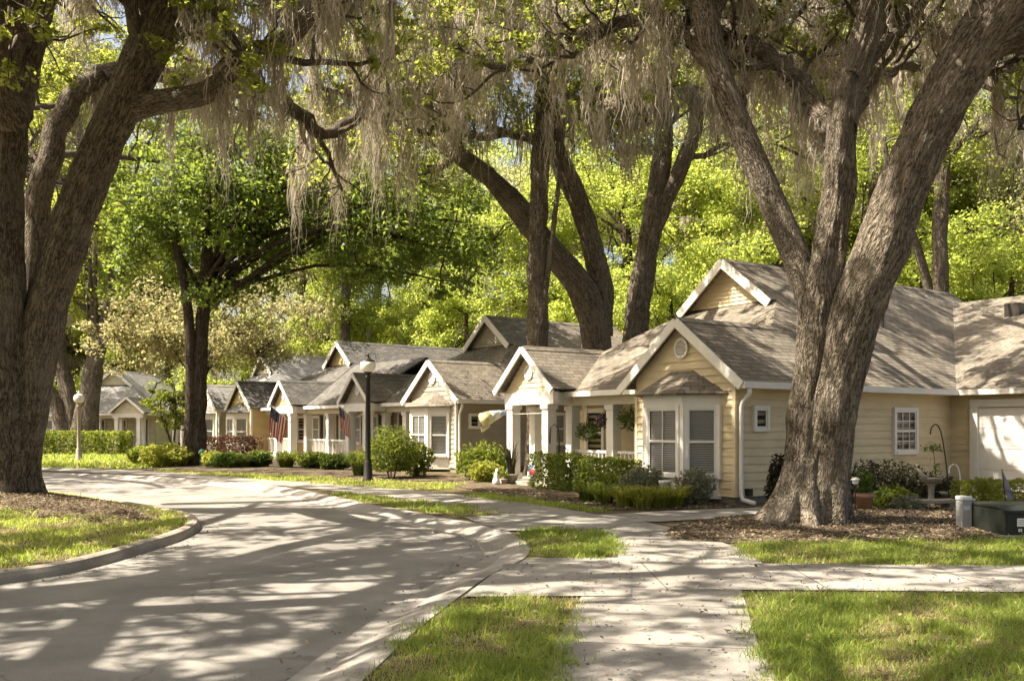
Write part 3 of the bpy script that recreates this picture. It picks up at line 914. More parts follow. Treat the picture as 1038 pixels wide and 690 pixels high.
    eg.build('entry_gable_wall', M[gsid or sid], par)
    eb = MB(flip)
    eb.box(-0.06, 0.14, tc - 1.2, tc + 1.2, 2.28, 2.62)
    for s in (-1, 1):
        eb.box(0.14, 0.72, tc + s * 1.0 - 0.1, tc + s * 1.0 + 0.1, 2.281, 2.60)
    eb.build('entry_beam', M['trim'], par)
    gable_vent(par, -0.02, tc, 3.18, 0.19, flip)
    gable_vent(par, -0.03, tb, 3.44, 0.215, flip)
    for s in (-1, 1):
        column(par, 0.04, tc + s * 0.87, 2.28, 0.29, flip)
        column(par, 0.86, tc + s * 0.89, 2.24, 0.29, flip)
    for y in (cols or (4.96,)):
        column(par, 0.86, y, 2.24, 0.29, flip)
    for (a_, b_) in railings:
        railing(par, 0.86, min(a_, b_) + 0.14, max(a_, b_) - 0.14, flip)
    # --- canted bay window with its hipped roof
    pts = [(0.02, 0.40), (-0.60, 0.98), (-0.60, 2.14), (0.02, 2.72)]
    bp = MB(flip)
    for z0, z1, g in ((0.10, 0.52, 0.0), (2.14, 2.36, 0.03)):
        P = [(0.03, pts[0][1] - g * 2), (-0.60 - g, pts[1][1] - g), (-0.60 - g, pts[2][1] + g), (0.03, pts[3][1] + g * 2)]
        bp.hexa([(*P[0], z0), (*P[1], z0), (*P[2], z0), (*P[3], z0), (*P[0], z1), (*P[1], z1), (*P[2], z1), (*P[3], z1)])
    for i in range(4):
        x, y = pts[i]
        if i in (1, 2):
            bp.box(x - 0.025, x + 0.09, y - 0.07, y + 0.07, 0.53, 2.138)
        else:
            bp.box(-0.10, -0.021, y - 0.05, y + 0.05, 0.53, 2.138)
    bp.build('bay_frame', M['trim'], par)
    for i in range(3):
        a, b = Vector((*pts[i], 0)), Vector((*pts[i + 1], 0))
        d = (b - a)
        L = d.length
        d.normalize()
        n = Vector((-d.y, d.x, 0))
        if n.x > 0.3 or n.dot((a + b) / 2 - Vector((0.5, 1.56, 0))) < 0:
            n = -n
        window(par, (a + b) / 2 - n * 0.05 + Vector((0, 0, 0.62)), d, n, L - 0.26, 1.44, 2 if i == 1 else 1, 2, True, 0.08, flip, True)
    br = MB(flip)
    E = [(0.0, 0.14), (-0.86, 0.90), (-0.86, 2.22), (0.0, 2.98)]
    tp = [(0.0, 1.20, 2.93), (0.0, 1.92, 2.93)]
    z = 2.375
    E3 = [(x, y, z) for x, y in E]
    br.slab([E3[0], E3[1], tp[0]], 0.03)
    br.slab([E3[1], E3[2], tp[1], tp[0]], 0.03)
    br.slab([E3[2], E3[3], tp[1]], 0.03)
    br.build('bay_roof', RF, par, uv=True)
    # --- side wall windows, downspout
    if side_windows:
        window(par, (0.75, 0, 1.63), X, -Y, 0.36, 0.42, 1, 1, False, 0.07, flip, False)
        if wing:
            window(par, (6.15, 0, 1.05), X, -Y, 0.85, 1.0, 3, 4, False, 0.09, flip)
        else:
            window(par, (4.6, 0, 1.0), X, -Y, 0.8, 1.1, 2, 2, True, 0.09, flip)
    ds = MB(flip)
    dx = 0.09
    path = [(dx - 0.12, -o - 0.06, he - 0.15), (dx - 0.1, -o - 0.06, he - 0.26), (dx, -0.15, he - 0.42), (dx, -0.085, he - 0.55), (dx, -0.085, 0.24), (dx, -0.12, 0.12), (dx + 0.05, -0.42, 0.05)]
    ds.tube(path, 0.05, 8)
    ds.build('downspout', M['trim'], par, smooth=True)
    # --- porch wall: door and windows
    n_ = -X
    window(par, (2.4, 4.3 if not wing else 3.75, 0.85), Y, n_, 0.8 if not wing else 0.5, 1.25, 1, 2, False, 0.1, flip, True, shut)
    for yy in ([7.55] if wing else [6.1] if not ext else [6.2, 9.4, 10.9, 12.6]):
        window(par, (2.4, yy, 0.85), Y, n_, 0.7, 1.25, 1, 2, shut, 0.1, flip, True, shut)
    dr = MB(flip)
    yd = 7.75 if not wing else 5.2
    dr.box(2.34, 2.395, yd - 0.46, yd + 0.46, 0.16, 2.2)
    for zz in ((0.3, 0.95), (1.1, 2.05)):
        for s in (-1, 1):
            dr.box(2.325, 2.345, yd + s * 0.22 - 0.14, yd + s * 0.22 + 0.14, zz[0], zz[1])
    d_ = dr.build('door', M['door_red'], par)
    hd = MB(flip)
    hd.lathe([(0.01, 0), (0.035, 0.01), (0.035, 0.04), (0.01, 0.06)], (2.31, yd + 0.38, 1.05), 10)
    hd.build('handle', M['bronze_metal'], d_)
    df = MB(flip)
    for s in (-1, 1):
        df.box(2.31, 2.398, yd + s * 0.53 - 0.065, yd + s * 0.53 + 0.065, 0.16, 2.22)
    df.box(2.31, 2.398, yd - 0.6, yd + 0.6, 2.221, 2.34)
    df.build('door_frame', M['trim'], par)
    if wing:
        gd = MB(flip)
        y0, y1 = -5.7, -0.78
        for r in range(4):
            gd.box(8.23, 8.275, y0, y1, 0.05 + r * 0.525, 0.05 + r * 0.525 + 0.515)
            for c in range(8):
                yy = y0 + (y1 - y0) * (c + 0.5) / 8
                gd.box(8.222, 8.231, yy - 0.24, yy + 0.24, 0.05 + r * 0.525 + 0.09, 0.05 + r * 0.525 + 0.42)
        gd.build('garage_door', M['door_white'], par)
        gf = MB(flip)
        for (a_, b_, c_, d2) in ((y1, y1 + 0.2, 0.0, 2.16), (y0 - 0.2, y0, 0.0, 2.16), (y0 - 0.2, y1 + 0.2, 2.161, 2.35)):
            gf.box(8.17, 8.283, a_, b_, c_, d2)
        gf.build('garage_frame', M['trim'], par)
        pa = lambda v, t: (v, t, he + p * (t + o))
        v1 = pa(5.2, 0.7); roof_vent(par, *v1, flip)
        v2 = pa(8.3, 2.0); roof_vent(par, *v2, flip)
        bx = MB(flip)
        zz = he + (zr - he) * (13.3 - vw) / (vr - vw)
        bx.box(13.1, 13.5, 0.6, 1.05, zz - 0.15, zz + 0.32)
        bx.build('vent_box', M['black_metal'], par)
        mt = MB(flip)     # small dark meter and tap at the foot of the corner
        mt.box(0.28, 0.40, -0.14, -0.02, 0.18, 0.34)
        mt.build('utility_box', M['black_metal'], par)
    return par

RB = math.atan2(0.56, 0.83)
h1 = house('house', 'cream tan clapboard house with brown roof, canted bay window and white garage door', (4.75, 18.9, 0), RB, 1, 'siding_tan', 'roof_brown', True, vb=16.0)
R2 = math.atan2(0.60, 0.80)
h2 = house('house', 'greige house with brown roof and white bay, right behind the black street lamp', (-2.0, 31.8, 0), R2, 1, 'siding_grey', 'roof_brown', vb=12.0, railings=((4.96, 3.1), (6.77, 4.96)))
u2 = Vector((-0.60, 0.80, 0))
o3 = Vector((-2.0, 31.8, 0)) + u2 * 23.2
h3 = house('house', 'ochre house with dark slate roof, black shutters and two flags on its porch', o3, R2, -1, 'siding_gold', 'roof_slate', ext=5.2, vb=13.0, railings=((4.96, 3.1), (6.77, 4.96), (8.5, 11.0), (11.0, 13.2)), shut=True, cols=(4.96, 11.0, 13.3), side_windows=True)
o4 = Vector((-2.0, 31.8, 0)) + u2 * 25.6
h4 = house('house', 'pale house half hidden behind the twin trunked tree, left of the ochre house', o4, R2, 1, 'siding_cream', 'roof_grey', vb=12.0)
# the far house across the lawn: its front faces the camera
h5 = house('house', 'cream house far off beyond the clipped hedge, with a pillared porch', (-37.9, 70.0, 0), R(90), -1, 'siding_cream', 'roof_grey', vb=14.0)
# ------------------------------------------------------------------ vegetation
def unit(v):
    return v / (np.linalg.norm(v, axis=-1, keepdims=True) + 1e-9)

def leaves(rng, C, L, up=0.6, wid=0.55):
    """diamond leaves about the points C -> verts, quads"""
    n = len(C)
    nrm = unit(rng.normal(size=(n, 3)) + np.array([0, 0, up]))
    d = unit(np.cross(nrm, rng.normal(size=(n, 3))))
    s = np.cross(nrm, d)
    sz = (L * rng.uniform(0.45, 1.5, n))[:, None]
    bend = nrm * sz * 0.12
    V = np.stack([C - d * sz * 0.5, C + s * sz * wid * 0.5 + bend, C + d * sz * 0.5, C - s * sz * wid * 0.5 + bend], 1).reshape(-1, 3)
    Fq = np.arange(4 * n).reshape(-1, 4)
    return V, Fq

def in_ball(rng, n, bias=0.5):
    return unit(rng.normal(size=(n, 3))) * (rng.uniform(0, 1, (n, 1)) ** bias)

def vnoise(rng, nu, nv, U, V):
    """smooth value noise on a grid, periodic in u (0..1), v in cells"""
    G = rng.uniform(-1, 1, (nu, nv + 2))
    x = U * nu
    i = np.floor(x).astype(int)
    f = x - i
    j = np.clip(np.floor(V).astype(int), 0, nv)
    g = V - np.floor(V)
    f = f * f * (3 - 2 * f); g = g * g * (3 - 2 * g)
    i0, i1 = i % nu, (i + 1) % nu
    return (G[i0, j] * (1 - f) + G[i1, j] * f) * (1 - g) + (G[i0, j + 1] * (1 - f) + G[i1, j + 1] * f) * g

def ridge(rng, m, Ls, Rr):
    """bark relief in metres for each ring: broad swellings, then vertical broken ridges"""
    out = []
    U = np.linspace(0, 1, m)
    r = float(np.mean(Rr))
    nu = max(9, int(2 * math.pi * r / 0.16))
    seed = rng.integers(1 << 30)
    total = float(Ls[-1])
    res = None
    for (cells, lv, amp, rd) in ((max(4, nu // 4), 0.9, 0.045, False), (nu, 0.7, 0.036, True), (nu * 3, 0.5, 0.024, True)):
        rr = np.random.default_rng(seed + cells)
        nv = int(total / lv) + 2
        UU = np.tile(U, (len(Ls), 1)) + 0.02 * np.sin(np.asarray(Ls)[:, None] * 1.3)
        VV = np.tile((np.asarray(Ls) / lv)[:, None], (1, m))
        G = vnoise(rr, cells, nv, UU, VV)
        if rd:
            G = 0.5 - np.abs(G) * 1.6
        G = G * amp
        res = G if res is None else res + G
    res[:, -1] = res[:, 0]
    return list(res)

class Tree:
    def __init__(s, seed):
        s.rng = np.random.default_rng(seed)
        s.groups = {}          # part name -> list of (V, F, UV)
        s.clumps, s.anchors = [], []
        s.nodes = []
    def tube(s, path, radii, nseg=8, part='trunk', flare=0.0, lobes=0.0, keep=True, rough=0.0):
        P = np.array([tuple(p) for p in path], dtype=float)
        Rr = np.array(radii, dtype=float)
        n = len(P)
        T = unit(np.gradient(P, axis=0))
        a = np.cross(T[0], [0.3, 1, 0.1])
        a /= np.linalg.norm(a)
        V, UV = [], []
        L = 0.0
        bark = None
        if rough:
            seglen = np.concatenate([[0], np.cumsum(np.linalg.norm(np.diff(P, axis=0), axis=1))])
            bark = [rough * b_ for b_ in ridge(s.rng, nseg + 1, seglen, Rr)]
        th = np.linspace(0, 2 * np.pi, nseg + 1)
        ph = s.rng.uniform(0, 6.28, 4)
        u0 = s.rng.uniform(0, 9)
        for i in range(n):
            a = a - T[i] * np.dot(a, T[i])
            a /= np.linalg.norm(a) + 1e-9
            b = np.cross(T[i], a)
            if i:
                L += np.linalg.norm(P[i] - P[i - 1])
            k = np.ones(nseg + 1)
            if lobes:
                k += lobes * (0.6 * np.sin(3 * th + ph[0] + L * 0.25) + 0.4 * np.sin(5 * th + ph[1] - L * 0.2) + 0.35 * np.sin(2 * th + ph[2] + L * 0.7))
            if bark:
                k += bark[i] / Rr[i]
            if flare:
                f = math.exp(-L / 0.45) * flare
                k += f * (0.75 + 0.55 * np.sin(5 * th + ph[3]) + 0.3 * np.sin(9 * th + ph[0]))
            k[-1] = k[0]
            V.append(P[i] + Rr[i] * k[:, None] * (np.cos(th)[:, None] * a + np.sin(th)[:, None] * b))
            UV.append(np.stack([u0 + th * max(Rr[0], 0.05) * 0.9, np.full(nseg + 1, L + u0)], 1))
        V = np.concatenate(V)
        UV = np.concatenate(UV)
        q = np.arange(nseg)
        Fq = []
        m = nseg + 1
        for i in range(n - 1):
            Fq.append(np.stack([i * m + q, i * m + q + 1, (i + 1) * m + q + 1, (i + 1) * m + q], 1))
        s.groups.setdefault(part, []).append((V, np.concatenate(Fq), UV))
        if keep:
            s.nodes += [(P[i], Rr[i]) for i in range(n)]
    def limb(s, pts, r0, r1, nseg=10, part='limb', flare=0.0, lobes=0.06, n=5, wob=0.0, taper=1.0):
        big = r0 > 0.3 and part == 'trunk'
        if big:
            nseg, n = 80, 26
        C = catmull(pts, n)
        m = len(C)
        if wob:
            for i in range(1, m):
                C[i] = C[i] + Vector(s.rng.normal(size=3) * wob)
        rad = [r0 + (r1 - r0) * (i / (m - 1)) ** taper for i in range(m)]
        s.tube(C, rad, nseg, part, flare, lobes, True, 1.0 if big else 0.0)
        return C, rad
    def grow(s, p, d, L, r, lvl, up=0.05, part='limb', kids=4, moss=True, wander=0.28):
        rng = s.rng
        p = np.array(tuple(p), dtype=float)
        d = np.array(tuple(d), dtype=float)
        d /= np.linalg.norm(d)
        n = 6 if lvl > 0 else 4
        path = [p]
        for i in range(n):
            d = d + rng.normal(size=3) * wander + np.array([0, 0, up])
            d /= np.linalg.norm(d)
            path.append(path[-1] + d * L / n)
        rad = np.linspace(r, r * 0.4, n + 1)
        s.tube(path, rad, 7 if r > 0.1 else 5 if r > 0.04 else 4, part, keep=False)
        if moss:
            for i in range(1, n + 1):
                s.anchors.append((path[i], rad[i]))
        if lvl == 0:
            s.clumps += [path[-1], path[-2]]
            return
        s.clumps.append(path[-1])
        for k in range(kids):
            t = 0.3 + 0.7 * (k + rng.uniform(0, 0.9)) / kids
            i = min(n - 1, int(t * n))
            q = path[i] + (path[i + 1] - path[i]) * (t * n - i if t < 1 else 1)
            dd = path[i + 1] - path[i]
            dd = dd / np.linalg.norm(dd)
            side = np.cross(dd, rng.normal(size=3))
            side /= np.linalg.norm(side)
            nd = dd * rng.uniform(0.3, 0.9) + side * rng.uniform(0.6, 1.0) + np.array([0, 0, up])
            s.grow(q, nd, L * rng.uniform(0.5, 0.72), max(0.012, rad[min(i, n)] * 0.6), lvl - 1, up, part, kids, moss, wander)
    def sprout(s, C, rad, count, L, lvl, t0=0.35, up=0.08, kids=4, zb=0.25, bias=(0, 0, 0)):
        """branches leaving a drawn limb"""
        m = len(C)
        for k in range(count):
            t = t0 + (1 - t0) * (k + s.rng.uniform(0, 1)) / count
            i = min(m - 2, int(t * (m - 1)))
            dd = np.array(tuple(C[i + 1] - C[i]))
            dd /= np.linalg.norm(dd) + 1e-9
            side = np.cross(dd, s.rng.normal(size=3))
            side /= np.linalg.norm(side) + 1e-9
            nd = dd * s.rng.uniform(0.2, 0.8) + side + np.array([0, 0, zb]) + np.array(bias)
            s.grow(C[i], nd, L * s.rng.uniform(0.65, 1.2), min(rad[i] * 0.5, 0.16), lvl, up, kids=kids)
    def settle(s, par):
        for ch in par.children:          # meshes were made in world space
            ch.location = -par.location
    def part_obj(s, part, mat, parent):
        g = s.groups.get(part)
        if not g:
            return
        off, VV, FF, UU = 0, [], [], []
        for V, Fq, UV in g:
            VV.append(V); FF.append(Fq + off); UU.append(UV)
            off += len(V)
        return mesh_np(part, np.concatenate(VV), np.concatenate(FF), mat, parent, uv=np.concatenate(UU), smooth=True)
    def crown(s, mat, parent, per, rad, L, keep=None, flat=0.65, name='crown', frac=1.0):
        C = np.array(s.clumps)
        if keep is not None:
            C = C[np.array([keep(c) for c in C])]
        if frac < 1:
            C = C[s.rng.uniform(size=len(C)) < frac]
        k = len(C)
        per_c = np.maximum(3, (per * s.rng.uniform(0.4, 1.5, k)).astype(int))
        idx = np.repeat(np.arange(k), per_c)
        rr = (rad * s.rng.uniform(0.6, 1.35, k))[idx][:, None]
        P = C[idx] + in_ball(s.rng, len(idx), 0.55) * rr * np.array([1, 1, flat])
        V, Fq = leaves(s.rng, P, L)
        ct = s.rng.uniform(0, 1, k)[idx] * 0.55
        return mesh_np(name, V, Fq, mat, parent, tint=np.clip(ct + s.rng.uniform(0, 0.5, len(idx)), 0, 1))
    def moss(s, parent, count, L=1.4, fil=12, keep=None, spread=0.09, w=0.014, pts=None, name='moss'):
        rng = s.rng
        A = pts if pts is not None else s.anchors
        if keep is not None:
            A = [a for a in A if keep(a[0])]
        if not A:
            return
        sel = rng.integers(0, len(A), count)
        roots, lens = [], []
        for i in sel:
            p, r = A[i]
            ln = min(L * rng.lognormal(-0.45, 0.65), L * 1.8)
            f = max(4, int(fil * rng.uniform(0.5, 1.6)))
            sp = spread * rng.uniform(0.5, 1.6)
            for _ in range(f):
                roots.append(np.asarray(p, dtype=float) + rng.normal(size=3) * np.array([sp, sp, 0.05]) - np.array([0, 0, r * 0.6]))
                lens.append(ln * rng.uniform(0.25, 1.0))
        return strands(rng, np.array(roots), np.array(lens), w, parent, name)

def strands(rng, Rt, Ln, w, parent, name='moss'):
    n = len(Rt)
    seg = 9
    fr = rng.uniform(0, 9, n)
    ang = rng.uniform(0, 2 * np.pi, n)
    side = np.stack([np.cos(ang), np.sin(ang), np.zeros(n)], 1)
    drift = rng.normal(size=(n, 3)) * np.array([0.06, 0.06, 0])
    ph = rng.uniform(0, 6.28, (n, 2))
    rows = []
    for k in range(seg + 1):
        t = k / seg
        c = Rt + np.stack([np.zeros(n), np.zeros(n), -Ln * t], 1) + drift * t * Ln[:, None]
        c[:, 0] += 0.065 * np.sin(ph[:, 0] + t * (5 + 1.5 * fr)) * min(1, 2 * t)
        c[:, 1] += 0.065 * np.sin(ph[:, 1] + t * (4 + 1.5 * fr)) * min(1, 2 * t)
        ww = (w * (0.55 + 0.6 * math.sin(math.pi * min(1, t * 1.1 + 0.1))) * (1 - 0.75 * t)) * rng.uniform(0.6, 1.4, n)
        rows.append(np.stack([c - side * ww[:, None], c + side * ww[:, None]], 1))
    V = np.stack(rows, 1).reshape(-1, 3)
    base = (np.arange(n) * (seg + 1) * 2)[:, None]
    Fq = np.concatenate([np.stack([base[:, 0] + 2 * k, base[:, 0] + 2 * k + 1, base[:, 0] + 2 * k + 3, base[:, 0] + 2 * k + 2], 1) for k in range(seg)])
    tint = np.tile(rng.uniform(0, 1, n), seg)
    return tag(mesh_np(name, V, Fq, M['moss'], parent, tint=tint), kind='stuff')

def drawn(px, Y):
    """photo points of a limb at a depth (or depths running from Y[0] to Y[1])"""
    n = len(px)
    Ys = [Y] * n if not isinstance(Y, (tuple, list)) else [Y[0] + (Y[1] - Y[0]) * i / (n - 1) for i in range(n)]
    return [at(x, y, d) for (x, y), d in zip(px, Ys)]

def clear(c):
    """keep the space in front of the camera open, as under the real trees"""
    return c[2] > 1.7 + max(c[1], 4.0) * 0.36

# ---- oak on the island, left
t = Tree(11)
par = empty('live_oak', T1C, 0, 'massive live oak with two trunks standing on the kerbed island', 'tree', 'mossy live oaks')
A, ra = t.limb(drawn([(-2, 505), (-2, 450), (0, 380), (2, 300), (2, 220), (4, 130), (20, 50), (42, -40), (60, -120)], (18.6, 17.2)), 0.49, 0.40, 20, 'trunk', 0.5, 0.06)
B, rb = t.limb(drawn([(16, 502), (22, 440), (40, 340), (68, 240), (102, 152), (126, 100), (147, 54), (172, 8), (200, -50), (225, -110)], (18.9, 17.0)), 0.43, 0.34, 20, 'trunk', 0.5, 0.06)
B1, rb1 = t.limb(drawn([(120, 118), (150, 105), (208, 94), (244, 66), (284, 45), (322, 8), (350, -40)], (18.2, 15.5)), 0.27, 0.11, 12)
C1, rc1 = t.limb(drawn([(30, 330), (41, 203), (56, 140), (76, 98), (101, 77), (152, 76), (213, 79), (264, 90), (305, 117), (331, 136), (372, 108), (420, 104), (470, 120)], (19.8, 23)), 0.29, 0.10, 12, wob=0.04)
A1, ra1 = t.limb(drawn([(14, 120), (-20, 60), (-60, -20), (-120, -100)], (17.4, 14)), 0.40, 0.2, 12)
A2, ra2 = t.limb([A[-1], A[-1] + Vector((1.5, -3.0, 1.4)), A[-1] + Vector((3.4, -6.0, 2.0)), A[-1] + Vector((4.6, -9.0, 2.4))], 0.36, 0.12, 10)
B2, rb2 = t.limb([B[-1], B[-1] + Vector((2.5, -1.5, 1.5)), B[-1] + Vector((5.5, -2.5, 2.4)), B[-1] + Vector((8.5, -2.0, 2.8))], 0.34, 0.12, 10)
B3, rb3 = t.limb([B[-1], B[-1] + Vector((1.0, 3.0, 2.0)), B[-1] + Vector((3.5, 6.5, 2.6)), B[-1] + Vector((6, 9.5, 2.6))], 0.34, 0.12, 10)
A3, ra3 = t.limb([A[-1], A[-1] + Vector((-2.5, 2.5, 2.0)), A[-1] + Vector((-6, 4, 3.0)), A[-1] + Vector((-9, 4.5, 3.4))], 0.36, 0.12, 10)
A4, ra4 = t.limb([A1[-1], A1[-1] + Vector((-2, -3, 1.2)), A1[-1] + Vector((-3, -6.5, 2.0)), A1[-1] + Vector((-2.5, -10, 2.3))], 0.24, 0.10, 10)
for (C_, r_, cnt, LL, t0) in ((A, ra, 8, 3.0, 0.6), (B, rb, 8, 3.0, 0.62), (B1, rb1, 7, 2.4, 0.4), (C1, rc1, 10, 2.0, 0.38), (A1, ra1, 5, 3.4, 0.4), (A2, ra2, 8, 3.2, 0.25), (B2, rb2, 5, 2.8, 0.25), (B3, rb3, 5, 2.6, 0.25), (A3, ra3, 8, 3.2, 0.25), (A4, ra4, 7, 3.2, 0.25)):
    t.sprout(C_, r_, cnt, LL, 2, t0, kids=4)
t.part_obj('trunk', M['bark_oak'], par)
lm = t.part_obj('limb', M['bark_oak'], par)
t.crown(M['leaf_oak'], par, 30, 0.21, 0.11, clear, frac=0.8)
hang = [(np.array(tuple(p)), r) for C_, r_ in ((B1, rb1), (C1, rc1)) for p, r in list(zip(C_, r_))[12:]]
t.anchors += hang * 3
t.moss(par, 720, 1.4, 24, lambda p: p[1] > 11 and p[2] > 1.7 + p[1] * 0.33 and CX + F * p[0] / p[1] > 70)
t.settle(par)

# ---- oak in front of the near house, right
t = Tree(23)
par = empty('live_oak', gp(826, 531), 0, 'forked live oak on the mulch bed in front of the cream tan house', 'tree', 'mossy live oaks')
S1, rs1 = t.limb(drawn([(811, 533), (816, 480), (822, 400), (829, 320), (840, 250), (850, 195), (853, 140), (860, 90), (875, 40), (888, -10), (900, -80)], (14.7, 14.2)), 0.35, 0.18, 18, 'trunk', 1.0, 0.06)
S2, rs2 = t.limb(drawn([(832, 533), (838, 480), (846, 400), (866, 320), (895, 250), (920, 180), (957, 100), (990, 45), (1032, -10), (1075, -70)], (14.8, 13.2)), 0.38, 0.38, 18, 'trunk', 0.6, 0.05)
S3, rs3 = t.limb(drawn([(828, 320), (808, 262), (786, 212), (764, 162), (742, 110), (726, 66), (716, 20), (704, -40), (690, -90)], (14.6, 15.6)), 0.24, 0.19, 14, 'trunk', 0, 0.05)
S4, rs4 = t.limb(drawn([(852, 205), (850, 165), (838, 128), (822, 100), (796, 68), (762, 48), (722, 34), (660, 8), (610, -40)], (14.5, 17.0)), 0.17, 0.13, 12, wob=0.03)
S5, rs5 = t.limb(drawn([(735, 95), (700, 40), (660, 20), (600, 34), (540, 60), (500, 66), (450, 40)], (15.2, 20.0)), 0.17, 0.06, 10, wob=0.04)
S6, rs6 = t.limb(drawn([(862, 80), (900, 40), (930, 10), (960, -40)], (14.2, 17)), 0.14, 0.08, 8)
S7, rs7 = t.limb(drawn([(858, 130), (872, 98), (892, 76), (925, 68), (965, 78), (1010, 92)], (14.2, 22.5)), 0.16, 0.06, 9, wob=0.04)
S8, rs8 = t.limb(drawn([(748, 125), (752, 92), (772, 66), (806, 62), (842, 78), (885, 96)], (15.3, 23.0)), 0.15, 0.06, 9, wob=0.04)
S9, rs9 = t.limb(drawn([(960, 100), (985, 78), (1020, 70), (1070, 84)], (13.6, 19.0)), 0.15, 0.06, 9, wob=0.04)
Lm = []
for e, vecs, r0 in ((S1[-1], [(-1.0, 3, 1.5), (-2.5, 6.5, 2.2), (-4, 9.5, 2.4)], 0.2), (S1[-1], [(-1.6, 5, 1.8), (-2.6, 9, 2.6), (-2.4, 13, 2.8)], 0.2), (S1[-1], [(1.6, 5, 1.8), (2.6, 9, 2.6), (3.4, 13, 2.8)], 0.2), (S1[-1], [(-2.5, -2, 1.2), (-5.5, -3.5, 1.8), (-8.5, -4.0, 2.0)], 0.2), (S2[-1], [(2, -2, 1.3), (4.5, -3.5, 2), (7.5, -4.5, 2.2)], 0.3), (S2[-1], [(1.5, 3.0, 1.6), (3.5, 6.5, 2.4), (5.0, 10, 2.6)], 0.3), (S2[-1], [(-1.0, -3.2, 1.6), (-3.5, -5.5, 2.2), (-7, -6.5, 2.4)], 0.28), (S3[-1], [(-2.5, 1.0, 1.4), (-6, 2.5, 1.8), (-9.5, 3.0, 1.6)], 0.2), (S3[-1], [(-1, -3, 1.4), (-2.5, -6, 1.9), (-4, -8.5, 2.0)], 0.2)):
    Lm.append(t.limb([e] + [e + Vector(v) for v in vecs], r0, 0.09, 9))
for C_, r_ in Lm:
    t.sprout(C_, r_, 9, 3.0, 2, 0.2, kids=4)
for (C_, r_, cnt, LL, t0) in ((S3, rs3, 4, 2.2, 0.7), (S4, rs4, 8, 1.9, 0.4), (S5, rs5, 10, 1.9, 0.2), (S7, rs7, 11, 2.1, 0.2), (S8, rs8, 10, 2.0, 0.25), (S9, rs9, 8, 1.9, 0.25), (S6, rs6, 7, 2.2, 0.2), (S2, rs2, 7, 2.6, 0.72)):
    t.sprout(C_, r_, cnt, LL, 2, t0, kids=3)
t.part_obj('trunk', M['bark_oak'], par)
t.part_obj('limb', M['bark_oak'], par)
t.crown(M['leaf_oak'], par, 30, 0.21, 0.11, clear, frac=0.62)
t.anchors += [(np.array(tuple(p)), r) for C_, r_ in ((S4, rs4), (S5, rs5), (S7, rs7), (S8, rs8), (S9, rs9)) for p, r in list(zip(C_, r_))[8:]] * 3
t.moss(par, 1300, 1.15, 22, lambda p: p[1] > 10 and p[2] > 1.7 + p[1] * (0.30 if CX + F * p[0] / p[1] > 880 else 0.345))
t.settle(par)

# ---- three oaks between and behind the houses
def mid_oak(seed, base, label, stems, limbs, extra, count, L, mcount):
    t = Tree(seed)
    par = empty('live_oak', base, 0, label, 'tree', 'mossy live oaks')
    ends = []
    for px, Y, r0, r1 in stems:
        ends.append(t.limb(drawn(px, Y), r0, r1, 14, 'trunk', 0.35 if px[0][1] > 440 else 0, 0.05))
    hs = []
    for px, Y, r0, r1 in limbs:
        hs.append(t.limb(drawn(px, Y), r0, r1, 9, wob=0.06))
    for k, vecs, r0 in extra:
        e = ends[k][0][-1]
        hs.append(t.limb([e] + [e + Vector(v) for v in vecs], r0, 0.06, 8, wob=0.06))
    for C_, r_ in hs:
        t.sprout(C_, r_, count, L, 2, 0.2, kids=3, up=0.06)
    for C_, r_ in ends:
        t.sprout(C_, r_, 3, L, 1, 0.75, kids=3)
    t.part_obj('trunk', M['bark_oak'], par)
    t.part_obj('limb', M['bark_oak'], par)
    t.crown(M['leaf_oak'], par, 30, 0.85, 0.15, lambda c: c[2] > 6.5, frac=1.0)
    t.anchors += [(np.array(tuple(p)), r) for C_, r_ in hs for p, r in zip(C_, r_)]
    t.moss(par, int(mcount * 0.85), 1.9, 26, lambda p: p[2] > 7.5, spread=0.13, w=0.02)
    t.settle(par)
    return par
mid_oak(31, gp(545, 481), 'slender upright oak trunk rising between the greige and the cream tan house',
        [([(545, 482), (545, 400), (545, 340), (545, 235), (549, 130), (548, 60), (545, -10)], 30.5, 0.40, 0.24), ([(548, 330), (556, 271), (567, 180), (572, 120)], 30.3, 0.12, 0.06)],
        [([(549, 150), (500, 128), (455, 112), (420, 92), (380, 96)], (30.5, 29), 0.13, 0.05), ([(549, 130), (590, 118), (630, 108), (660, 122)], (30.5, 28.5), 0.12, 0.05), ([(548, 90), (520, 60), (470, 36), (430, 30)], (30.5, 27), 0.12, 0.05)],
        [(0, [(1.5, -3, 1.5), (2.5, -6, 2.5)], 0.16), (0, [(-1.5, -3, 1.5), (-2.2, -6.5, 2.5)], 0.16), (0, [(-2, 3, 2), (-4, 5, 3)], 0.16)], 6, 2.0, 330)
mid_oak(37, gp(606, 476), 'thick oak forking into two leaning stems behind the cream tan porch roof',
        [([(612, 477), (607, 420), (604, 345), (588, 290), (552, 246), (524, 210), (498, 182), (470, 160), (440, 140), (415, 124)], (33, 31), 0.62, 0.22), ([(608, 340), (610, 292), (594, 226), (573, 174), (562, 140), (556, 80), (560, 10)], (32.9, 32), 0.46, 0.26)],
        [([(562, 142), (520, 134), (490, 140), (455, 130), (420, 134), (395, 112)], (32, 28), 0.15, 0.05), ([(556, 112), (600, 116), (640, 110), (668, 96)], (32, 29), 0.14, 0.05), ([(415, 124), (385, 106), (350, 98), (318, 86)], (31, 28), 0.2, 0.06), ([(470, 160), (452, 100), (440, 50)], (31.5, 31), 0.15, 0.06)],
        [(1, [(2, 2.5, 2), (4, 5, 3)], 0.18), (1, [(-2, -2.5, 2), (-4, -5, 2.6)], 0.18)], 6, 2.2, 420)
